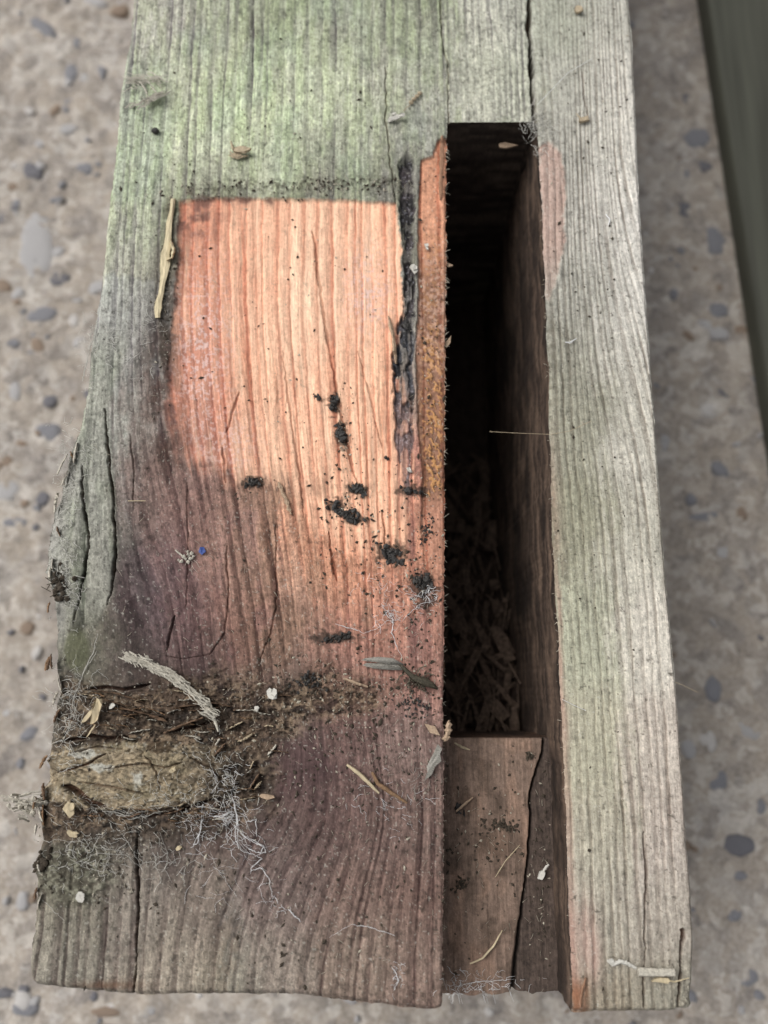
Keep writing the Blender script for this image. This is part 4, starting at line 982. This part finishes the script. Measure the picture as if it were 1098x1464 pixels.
mb = MB(); stalk(mb, [(808, 489), (815, 490), (824, 484)], .2, 4, .0006); thing(mb, 'silk_scrap', M_WEB, 'pale curled fibre on the cheek halfway down the slot', 'fibre')
mb = MB(); stalk(mb, [(866, 306), (872, 314), (870, 322)], .2, 4, .0006); thing(mb, 'silk_scrap', M_WEB, 'pale curled fibre on the upper cheek', 'fibre')
# long hairs and single threads
def hair(pts, r, label, mat):
    mb = MB(); mb.tube([at(x, y, 0, z) for x, y, z in pts], r * MM, 4); return thing(mb, 'long_fibre', mat, label, 'fibre')
hair([(700, 617, HP - .004), (735, 619, HP - .001), (788, 621, HP + .0006), (815, 616, HP + .0008), (845, 602, HP + .0007)], .05, 'fine golden hair reaching across the slot onto the cheek', M_TAN)
hair([(962, 974, HP - .0006), (975, 979, HP), (998, 990, HP - .001)], .05, 'fine hair sticking out from the right edge of the cheek', M_TAN)
hair([(768, 150, HP + .0008), (790, 127, HP + .0010), (812, 104, HP + .0009), (846, 84, HP + .0006)], .07, 'white silk thread slanting up from the slot head', M_WEB)
hair([(183, 716, HP + .0006), (195, 716, HP + .0008), (208, 716, HP + .0006)], .1, 'short pale straw lying crosswise on the left grain', M_STRAW)
hair([(804, 1000, HP + .0005), (820, 1008, HP + .0008), (838, 1016, HP + .0006)], .05, 'white thread on the cheek beside the shelf corner', M_WEB)
# cobwebs
def cob(label, fn, mat=None):
    mb = MB(); fn(mb); return thing(mb, 'cobweb', mat or M_WEB, label, 'cobweb')
def w1(mb):
    for p in ([(330, 1128), (338, 1165), (336, 1195), (341, 1214)], [(352, 1175), (366, 1172), (367, 1196)], [(342, 1190), (360, 1200), (378, 1210), (372, 1220), (356, 1214), (344, 1204)], [(344, 1216), (364, 1222), (374, 1228), (360, 1240), (358, 1250)],
              [(290, 1150), (288, 1180), (282, 1206), (272, 1212)], [(300, 1170), (320, 1165), (330, 1160)], [(378, 1210), (380, 1218), (368, 1222)], [(332, 1140), (340, 1172), (339, 1202)], [(292, 1160), (286, 1190), (276, 1208)], [(300, 1166), (318, 1168), (332, 1160)], [(344, 1192), (362, 1204), (378, 1212)], [(358, 1246), (372, 1240), (384, 1255), (390, 1285)]): thread(mb, p, .15)
    web(mb, 332, 1160, 12, 34, 70, .03, 30, .35, .0003, 1.4); web(mb, 285, 1185, 18, 24, 60, .028, 26, .4); web(mb, 355, 1205, 26, 22, 34, .028, 30, .4); web(mb, 305, 1160, 34, 12, 50, .028, 30, .3, .0003, .1); web(mb, 322, 1112, 20, 18, 50, .035, 20); web(mb, 330, 1250, 60, 40, 60, .02, 34, .3); web(mb, 395, 1290, 16, 12, 22, .035, 18)
    thread(mb, [(412, 1300), (420, 1308), (430, 1318)], .22)
cob('bright bluish white web mat below and right of the knot', w1)
def w2(mb):
    for p in ([(112, 1140), (150, 1160), (190, 1166), (230, 1164)], [(150, 1156), (185, 1172), (232, 1160)]): thread(mb, p, .10, wob=2.5)
    web(mb, 180, 1154, 80, 18, 130, .03, 30, .4, .0005, .2); web(mb, 250, 1140, 50, 18, 70, .04, 24); web(mb, 310, 1110, 30, 34, 110, .045, 22)
cob('dusty grey web strung along the lower rim of the knot', w2, M_WEBG)
def w3(mb):
    web(mb, 100, 1040, 14, 60, 110, .045, 30); web(mb, 110, 1000, 30, 24, 80, .04, 30); thread(mb, [(140, 905), (132, 935), (118, 965), (105, 1000), (96, 1050)], .14); thread(mb, [(138, 930), (124, 955), (108, 985)], .1)
    thread(mb, [(112, 1000), (104, 1030), (90, 1060)], .1)
cob('grey web over the left edge above the knot', w3, M_WEBG)
def w4(mb):
    web(mb, 97, 700, 10, 60, 150, .05, 22, .8); web(mb, 92, 810, 12, 40, 150, .05, 20, .8); web(mb, 104, 855, 8, 22, 60, .05, 18, .8); web(mb, 120, 650, 22, 14, 60, .04, 24)
cob('fluffy grey lint along the bulging waney edge', w4, M_WEBG)
def w5(mb):
    web(mb, 145, 480, 16, 26, 90, .05, 26, .7); web(mb, 205, 470, 14, 40, 70, .04, 26); thread(mb, [(136, 470), (128, 500), (120, 535), (118, 545)], .2); web(mb, 128, 510, 8, 30, 40, .05, 18); thread(mb, [(168, 520), (185, 516), (205, 500)], .1)
cob('frayed grey lint on the left edge beside the bare patch', w5, M_WEBG)
def w6(mb):
    thread(mb, [(545, 862), (555, 882), (562, 886), (560, 905), (568, 925), (575, 940)], .14); thread(mb, [(575, 888), (586, 876), (600, 864), (620, 860)], .09); thread(mb, [(500, 895), (520, 905), (540, 898), (556, 886)], .07)
    thread(mb, [(480, 892), (512, 902)], .12); web(mb, 556, 880, 16, 12, 60, .035, 20); web(mb, 600, 858, 18, 14, 60, .035, 18); web(mb, 545, 830, 22, 14, 40, .03, 20); web(mb, 612, 845, 8, 10, 30, .05, 14)
cob('white silk strands on the brown wood above the dead insect', w6)
def w7(mb):
    web(mb, 766, 178, 16, 14, 130, .045, 22, .8); web(mb, 772, 200, 8, 20, 60, .045, 18, .8)
cob('grey web knot at the upper right corner of the slot', w7, M_WEBG)
def w8(mb):
    web(mb, 690, 1405, 40, 9, 70, .04, 24); thread(mb, [(648, 1412), (680, 1404), (715, 1402), (736, 1400)], .1); thread(mb, [(680, 1398), (684, 1412), (690, 1418)], .1); web(mb, 655, 1412, 12, 8, 30, .04, 18)
cob('white web across the open end of the shelf', w8)
def w9(mb):
    thread(mb, [(560, 1382), (566, 1392), (570, 1402), (563, 1416)], .2); web(mb, 566, 1398, 6, 16, 26, .04, 16); thread(mb, [(502, 1322), (530, 1326), (565, 1338)], .12); thread(mb, [(470, 1340), (502, 1322)], .05)
cob('white silk curl near the bottom edge left of the shelf', w9)
def w10(mb):
    web(mb, 120, 1215, 50, 26, 140, .035, 30); web(mb, 210, 1230, 50, 26, 80, .03, 34); thread(mb, [(166, 1180), (180, 1200), (200, 1235), (206, 1250)], .06); thread(mb, [(228, 1190), (240, 1220), (236, 1245), (246, 1262)], .07); thread(mb, [(95, 1240), (140, 1220), (180, 1222), (205, 1244)], .07)
    thread(mb, [(60, 1286), (80, 1305), (92, 1316)], .06); thread(mb, [(300, 1215), (310, 1245), (322, 1258)], .06)
cob('thin grey web spread over the dirt below the knot', w10, M_WEBG)
def w11(mb):
    web(mb, 560, 1150, 34, 30, 60, .03, 22)
cob('fine white silk on the brown wood right of the knot', w11)
# chips caught in the slot
mb = MB(); z0 = HP - .006
mb.sheet([at(x, y, 0, z0 + d * MM) for x, y, d in ((713, 206, 0), (722, 204, .3), (741, 208, 0), (724, 212, .2), (714, 211, 0))], .0004); thing(mb, 'wood_chip', M_CHIP, 'pale oval chip caught in the head of the slot', 'wood chip')
mb = MB(); mb.sheet([at(x, y, 0, HP - .002 + d * MM) for x, y, d in ((634, 378, 0), (640, 376, .2), (648, 380, 0), (641, 382, .2))], .0004); thing(mb, 'wood_chip', M_CHIP, 'tiny chip sticking out of the slot edge beside the black seam', 'wood chip')
mb = MB(); mb.sheet([at(x, y, 0, HP - .002 + d * MM) for x, y, d in ((634, 492, 0), (640, 486, .2), (645, 480, 0), (644, 490, .2), (638, 498, 0))], .0004); thing(mb, 'wood_chip', M_CHIP, 'small chip sticking out of the slot edge below the tiny one', 'wood chip')
# shavings on the slot floor: nobody could count them
mb = MB()
for _ in range(300):
    Y = yl_t + .001 + .085 * random.random() ** 1.3
    X0 = float(np.interp(Y, yf[::-1], fl[::-1])) + .003; X1 = float(np.interp(Y, yf[::-1], frr[::-1])) - .004
    X = random.uniform(X0, X1); i = int(np.argmin(abs(yf - Y))); z = float(fz[i].max()) + random.uniform(.0005, .008)
    a = random.gauss(math.pi / 2, .6); L = random.uniform(.002, .014); wv = random.uniform(.0001, .0005) if random.random() < .7 else random.uniform(.0006, .0016)
    dx, dy = math.cos(a) * L / 2, math.sin(a) * L / 2
    if not (X0 < X + dx < X1 and X0 < X - dx < X1): continue
    c = Vector((X, Y, z)); d = Vector((dx, dy, random.uniform(-.002, .002))); n_ = Vector((-dy, dx, 0)).normalized() * wv; b_ = Vector((0, 0, random.uniform(.0002, .0012)))
    mb.add([c - d - n_, c - d + n_, c + b_ + n_, c + b_ - n_, c + d + n_ * .6, c + d - n_ * .6, c - d - n_ - Vector((0, 0, .0003)), c + d - Vector((0, 0, .0003))], [(0, 1, 2, 3), (3, 2, 4, 5), (6, 0, 3, 5, 7), (1, 6, 7, 4, 2)])
o = mb.build('wood_shavings', M_SHAV, None, False); tag(o, 'dark brown wood shavings lying deep in the mortise slot', 'wood shavings', kind='stuff')

# grit and fibres on the face: countless
def grit(n, mat, label, areas, r0, r1, name):
    mb = MB(); w_ = [a[4] for a in areas]
    V0, F0 = [(1, 0, 0), (-1, 0, 0), (0, 1, 0), (0, -1, 0), (0, 0, 1), (0, 0, -1)], [(0, 2, 4), (2, 1, 4), (1, 3, 4), (3, 0, 4), (2, 0, 5), (1, 2, 5), (3, 1, 5), (0, 3, 5)]
    for _ in range(n):
        x0, y0, rx, ry, _w = random.choices(areas, w_)[0]
        x, y = x0 + random.gauss(0, 1) * rx, y0 + random.gauss(0, 1) * ry
        if not (float(ext(LEFT, y)) + 3 < x < float(ext(RIGHT, y)) - 3 and 2 < y < 1425): continue
        if float(ext(SLOTL, y)) - 2 < x < float(ext(SLOTR, y)) + 2 and y > 172 and not (y > 1064 and x < 790): continue
        if ((x - 190) / 125) ** 2 + ((y - 1106) / 44) ** 2 < 1 and random.random() < .8: continue
        r = random.uniform(r0, r1) * random.random() ** .6 * MM + .00005; c = at(x, y, r * .3); a = random.uniform(0, 3); e = random.uniform(1, 2.2)
        mb.add([c + Vector((p[0] * r * e * math.cos(a) - p[1] * r * math.sin(a), p[0] * r * e * math.sin(a) + p[1] * r * math.cos(a), p[2] * r * .7)) * 1 for p in [(q[0] * random.uniform(.6, 1.2), q[1] * random.uniform(.6, 1.2), q[2]) for q in V0]], F0)
    o = mb.build(name, mat, None, False); tag(o, label, 'grit', kind='stuff')
AR = [(492, 640, 7, 45, .4), (500, 732, 24, 12, .4), (575, 806, 46, 36, .6), (600, 885, 24, 40, .6), (590, 980, 30, 20, 1.0), (250, 1080, 110, 60, 4), (150, 1220, 80, 40, 2), (420, 990, 90, 30, 2), (520, 1060, 70, 60, 2), (550, 780, 60, 80, 1.5), (400, 500, 90, 130, .8), (330, 270, 90, 8, 1), (500, 262, 50, 6, 1), (700, 1200, 40, 60, 1.2), (300, 130, 200, 100, 1), (850, 500, 40, 380, 1.2), (400, 1280, 160, 80, 1.2), (237, 420, 8, 70, .8), (610, 560, 16, 120, .6), (775, 1250, 8, 90, .6)]
grit(2100, M_DIRT, 'dark grit and crumbs sprinkled over the post', AR, .08, .40, 'dark_grit')
grit(650, M_PALEG, 'pale grit and flakes sprinkled over the post', AR, .08, .30, 'pale_grit')
mb = MB()
for _ in range(1500):
    if random.random() < .45: x0, y0, rx, ry, _w = random.choices(AR, [a[4] for a in AR])[0]; x, y = x0 + random.gauss(0, 1) * rx, y0 + random.gauss(0, 1) * ry
    else: x, y = random.uniform(50, 980), random.uniform(5, 1440)
    if not (float(ext(LEFT, y)) + 4 < x < float(ext(RIGHT, y)) - 4 and 8 < y < 1420): continue
    if float(ext(SLOTL, y)) - 8 < x < float(ext(SLOTR, y)) + 8 and y > 165 and not (1070 < y and x < 780): continue
    a = random.gauss(1.57, .7); L = random.uniform(3, 11)
    P = [(x, y), (x + math.cos(a) * L / 2 + random.uniform(-1, 1), y + math.sin(a) * L / 2), (x + math.cos(a) * L, y + math.sin(a) * L)]
    mb.tube([at(p[0], p[1], d) for p, d in zip(P, (.00005, random.uniform(.0001, .0005), .0002))], random.uniform(.02, .045) * MM, 3)
for _ in range(240):
    y = random.uniform(200, 1430); left = random.random() < .6
    x = float(ext(SLOTL if left else SLOTR, y)); sg = 1 if left else -1; L = random.uniform(1.5, 7) * random.random() ** .5
    p0 = at(x - sg * 1.5, y, -.0001, HP - .0006); p1 = at(x + sg * L, y + random.uniform(-6, 6), 0, HP - random.uniform(.0003, .0016))
    mb.tube([p0, (p0 + p1) / 2 + Vector((0, 0, .0002)), p1], random.uniform(.03, .08) * MM, 3)
o = mb.build('wood_fuzz', M_PALEG, None); tag(o, 'fine pale fibres lifting from the weathered grain', 'fibres', kind='stuff')

# ------------------------------------------------------------------ concrete ground with exposed stones
def ground_material():
    m, t, b = node_mat('sandy_concrete'); L = t.links.new
    tc = t.nodes.new('ShaderNodeTexCoord')
    def nz(s, d=6, r=.6):
        n = t.nodes.new('ShaderNodeTexNoise'); n.inputs['Scale'].default_value = s; n.inputs['Detail'].default_value = d; n.inputs['Roughness'].default_value = r
        L(tc.outputs['Object'], n.inputs['Vector']); return n
    def ramp(src, stops):
        r = t.nodes.new('ShaderNodeValToRGB'); e = r.color_ramp.elements
        while len(e) > 1: e.remove(e[0])
        for i, (p, c) in enumerate(stops):
            q = e[0] if i == 0 else e.new(p); q.position = p; cc = alb(c); q.color = (*[float(x) for x in cc], 1)
        L(src, r.inputs[0]); return r
    n1 = nz(60); n2 = nz(420, 6, .7); n3 = nz(22, 3)
    r1 = ramp(n1.outputs['Fac'], [(.3, (118, 108, 100)), (.5, (174, 160, 146)), (.66, (220, 211, 200))])
    r2 = ramp(n2.outputs['Fac'], [(.3, (96, 86, 78)), (.5, (180, 168, 156)), (.7, (224, 216, 206))])
    r3 = ramp(n3.outputs['Fac'], [(.38, (142, 130, 118)), (.62, (208, 200, 190))])
    def mix(a, b_, f, mode='MIX'):
        x = t.nodes.new('ShaderNodeMix'); x.data_type = 'RGBA'; x.blend_type = mode; x.inputs[0].default_value = f
        L(a, x.inputs[6]); L(b_, x.inputs[7]); return x.outputs[2]
    c = mix(mix(r1.outputs[0], r2.outputs[0], .5), r3.outputs[0], .3)
    wn = nz(150, 4, .65); wv = t.nodes.new('ShaderNodeVectorMath'); wv.operation = 'MULTIPLY_ADD'; L(wn.outputs['Color'], wv.inputs[0]); wv.inputs[1].default_value = (.011, .011, .011); L(tc.outputs['Object'], wv.inputs[2])
    for scl, st, amt in ((105, [(.0, (78, 79, 88)), (.2, (126, 125, 130)), (.4, (176, 164, 150)), (.72, (184, 172, 158)), (.9, (218, 214, 208))], .50), (260, [(.0, (92, 88, 90)), (.25, (150, 142, 136)), (.6, (182, 170, 156)), (.9, (230, 225, 218))], .46)):
        vo = t.nodes.new('ShaderNodeTexVoronoi'); vo.inputs['Scale'].default_value = scl; L(wv.outputs[0], vo.inputs['Vector'])
        sp_ = t.nodes.new('ShaderNodeSeparateColor'); L(vo.outputs['Color'], sp_.inputs[0]); vr = ramp(sp_.outputs[0], st); c = mix(c, vr.outputs[0], amt)
    n4 = nz(900, 4, .7); r4 = ramp(n4.outputs['Fac'], [(.32, (90, 83, 78)), (.5, (176, 167, 156)), (.68, (238, 233, 226))]); c = mix(c, r4.outputs[0], .34)
    L(c, b.inputs['Base Color']); b.inputs['Roughness'].default_value = .9
    bu = t.nodes.new('ShaderNodeBump'); bu.inputs['Strength'].default_value = .6; bu.inputs['Distance'].default_value = .0012
    L(n2.outputs['Fac'], bu.inputs['Height']); L(bu.outputs[0], b.inputs['Normal'])
    return m
gx_ = np.concatenate([-np.geomspace(.3, 3, 14)[::-1], np.linspace(-.29, .29, 330), np.geomspace(.3, 3, 14)])
gy_ = np.concatenate([-np.geomspace(.21, 3, 14)[::-1], np.linspace(-.2, .5, 390), np.geomspace(.51, 3, 14)])
GX, GY = np.meshgrid(gx_, gy_[::-1])
gfn = (1.6 * fbm(GX * 90, GY * 90, 4, 3, .65) + 1.2 * fbm(GX * 330, GY * 330, 3, 7)) / 1000
GZ = -.0012 + gfn
ground = new_mesh('ground', np.stack([GX, GY, GZ], -1).reshape(-1, 3), grid_faces(len(gy_), len(gx_)), ground_material())
tag(ground, 'rough sandy concrete ground with exposed blue-grey stones', 'ground', kind='structure')
def stone_mat(name, rgb): return simple_mat(name, rgb, rough=.8, var=.5, scale=420, spec=.2, bump=.6)
SM = [stone_mat('blue_grey_stone', (146, 146, 151)), stone_mat('dark_slate_stone', (126, 125, 130)), stone_mat('pale_grey_stone', (190, 188, 188)), stone_mat('white_quartz', (214, 210, 206)), stone_mat('brown_stone', (156, 138, 122))]
SMESH = []
for mi, m in enumerate(SM):
    for q in range(4):
        V, Fq = ICO[2]; sd_ = mi * 9.1 + q * 3.3; VV2 = []
        for p in V:
            p = Vector(p); k = 1 + .45 * mnoise.noise(p * 1.1 + Vector((sd_, 0, 3))) + .12 * mnoise.noise(p * 3 + Vector((0, sd_, 1)))
            p = p * k
            for q_ in range(7):
                an = q_ * .9 + sd_; nn_ = Vector((math.cos(an), math.sin(an), .35)).normalized(); dd = .55 + .3 * abs(math.sin(sd_ * 3 + q_ * 2.1)); e_ = p.dot(nn_) - dd
                if e_ > 0: p = p - nn_ * e_
            VV2.append((p.x * 1.2, p.y * 1.2, max(-.5, min(.45, p.z))))
        me = bpy.data.meshes.new('stone'); me.from_pydata(VV2, [], Fq); me.materials.append(m)
        me.polygons.foreach_set('use_smooth', np.ones(len(me.polygons), dtype=bool)); SMESH.append((mi, me))
def stone(pxx, pyy, wpx, hpx_, ang, mi):
    X, Y, _ = bp(pxx, pyy, 0.0); X1, Y1, _ = bp(pxx + 1, pyy, 0.0); k = abs(float(X1) - float(X))
    me = random.choice([e[1] for e in SMESH if e[0] == mi])
    o = bpy.data.objects.new('stone', me); COL.objects.link(o); o.parent = ground
    a, b_ = wpx * k / 2, hpx_ * k / 2
    o.location = (float(X), float(Y), -.0016 - .0005 * random.random()); o.scale = (a, b_, .0028); o.rotation_euler = (0, 0, ang)
for s_ in ((62, 36, 26, 50, 1.0, 0), (50, 348, 62, 100, .1, 2), (45, 242, 30, 38, .3, 1), (120, 238, 26, 26, .5, 0), (60, 448, 46, 30, .2, 0), (18, 488, 24, 20, .5, 0), (70, 572, 28, 20, .5, 1), (66, 616, 38, 36, .3, 0), (8, 700, 40, 40, 0, 2),
           (22, 746, 40, 18, 0, 0), (60, 712, 26, 22, 0, 1), (145, 100, 14, 26, 0, 0), (120, 108, 20, 14, 0, 2), (96, 182, 30, 20, 0, 2), (20, 558, 20, 34, 0, 2), (112, 488, 22, 20, .3, 2), (80, 284, 22, 12, .3, 0), (22, 290, 16, 20, 0, 0), (140, 228, 20, 24, 0, 0),
           (1000, 195, 40, 40, .6, 0), (988, 296, 32, 44, .2, 1), (1026, 342, 40, 46, .5, 0), (985, 140, 16, 26, 0, 1), (1022, 470, 48, 30, -.5, 2), (1004, 740, 56, 22, .3, 0), (1010, 236, 20, 26, .3, 1), (1022, 985, 26, 44, 0, 0), (1030, 442, 30, 30, .5, 0),
           (985, 1065, 26, 40, .2, 2), (1030, 1120, 40, 36, 0, 0), (1060, 1210, 60, 30, 0, 1), (1075, 1400, 40, 26, 0, 0), (1055, 1310, 30, 20, 0, 0), (35, 1445, 40, 24, 0, 0), (150, 1448, 46, 20, 0, 4), (40, 1050, 36, 22, 0, 0), (12, 1020, 34, 14, .3, 2), (30, 1290, 24, 26, 0, 2), (1075, 1040, 34, 40, 0, 2)):
    stone(*s_)
n_st = 0
while n_st < 235:
    u_ = random.random()
    if u_ < .55: X_, Y_ = random.uniform(-20, 215), random.uniform(-60, 1464)
    elif u_ < .92: X_, Y_ = random.uniform(880, 1120), random.uniform(-60, 1464)
    else: X_, Y_ = random.uniform(0, 1098), random.uniform(1400, 1490)
    s_ = random.choice((8, 10, 12, 14, 16, 20, 26)); stone(X_, Y_, s_ * random.uniform(.8, 1.5), s_ * random.uniform(.7, 1.2), random.uniform(0, 3), random.choices((0, 1, 2, 3, 4), (4, 2, 4, 1.6, 3))[0]); n_st += 1

# ------------------------------------------------------------------ dark board on the right
def board():
    zt = .010
    pA = bp(1013, 0, zt); pB = bp(1114, 640, zt)
    A = Vector((float(pA[0]), float(pA[1]), 0)); B = Vector((float(pB[0]), float(pB[1]), 0)); d = (A - B).normalized(); n_ = Vector((d.y, -d.x, 0))
    L0, L1, wd = -.14, .62, .10; nr, nc = 120, 24
    V = []; cc = []
    prof = [(0, -1)] + [(0, -.5)] + [(0.0, -.06), (.006, -.02), (.02, 0)] + [(t, 0) for t in np.linspace(.05, .95, nc - 10)] + [(.98, 0), (.994, -.02), (1, -.06), (1, -.5), (1, -1)]
    for i in range(nr):
        s_ = L1 + (L0 - L1) * i / (nr - 1)
        for a, h in prof:
            p = B + d * s_ + n_ * (a * wd); j = mnoise.noise(Vector((a * 30, s_ * 12, 1))) * .0004
            V.append((p.x, p.y, zt * (1 + h) + j * (h > -.9)))
    m = len(prof)
    return np.array(V), grid_faces(nr, m), m, nr
M_BOARD, t_, b_ = node_mat('dark_olive_paint')
tc = t_.nodes.new('ShaderNodeTexCoord'); mp_ = t_.nodes.new('ShaderNodeMapping'); mp_.inputs['Scale'].default_value = (260, 14, 60); mp_.inputs['Rotation'].default_value = (0, 0, math.radians(-4))
nn = t_.nodes.new('ShaderNodeTexNoise'); nn.inputs['Scale'].default_value = 1; nn.inputs['Detail'].default_value = 6
rp = t_.nodes.new('ShaderNodeValToRGB'); rp.color_ramp.elements[0].position = .25; rp.color_ramp.elements[1].position = .75
rp.color_ramp.elements[0].color = (*map(float, alb((70, 70, 62))), 1); rp.color_ramp.elements[1].color = (*map(float, alb((96, 97, 86))), 1)
t_.links.new(tc.outputs['Object'], mp_.inputs[0]); t_.links.new(mp_.outputs[0], nn.inputs['Vector']); t_.links.new(nn.outputs['Fac'], rp.inputs[0]); t_.links.new(rp.outputs[0], b_.inputs['Base Color'])
b_.inputs['Roughness'].default_value = .7
Vb, Fb, m_, nr_ = board()
ob = new_mesh('dark_board', Vb, Fb, M_BOARD)
tag(ob, 'dark olive board lying on the ground in the upper right corner', 'board')

sc.cycles.use_denoising = True
sc.cycles.denoiser = 'OPENIMAGEDENOISE'
sc.cycles.denoising_prefilter = 'ACCURATE'
sc.cycles.max_bounces = 6
sc.cycles.diffuse_bounces = 4
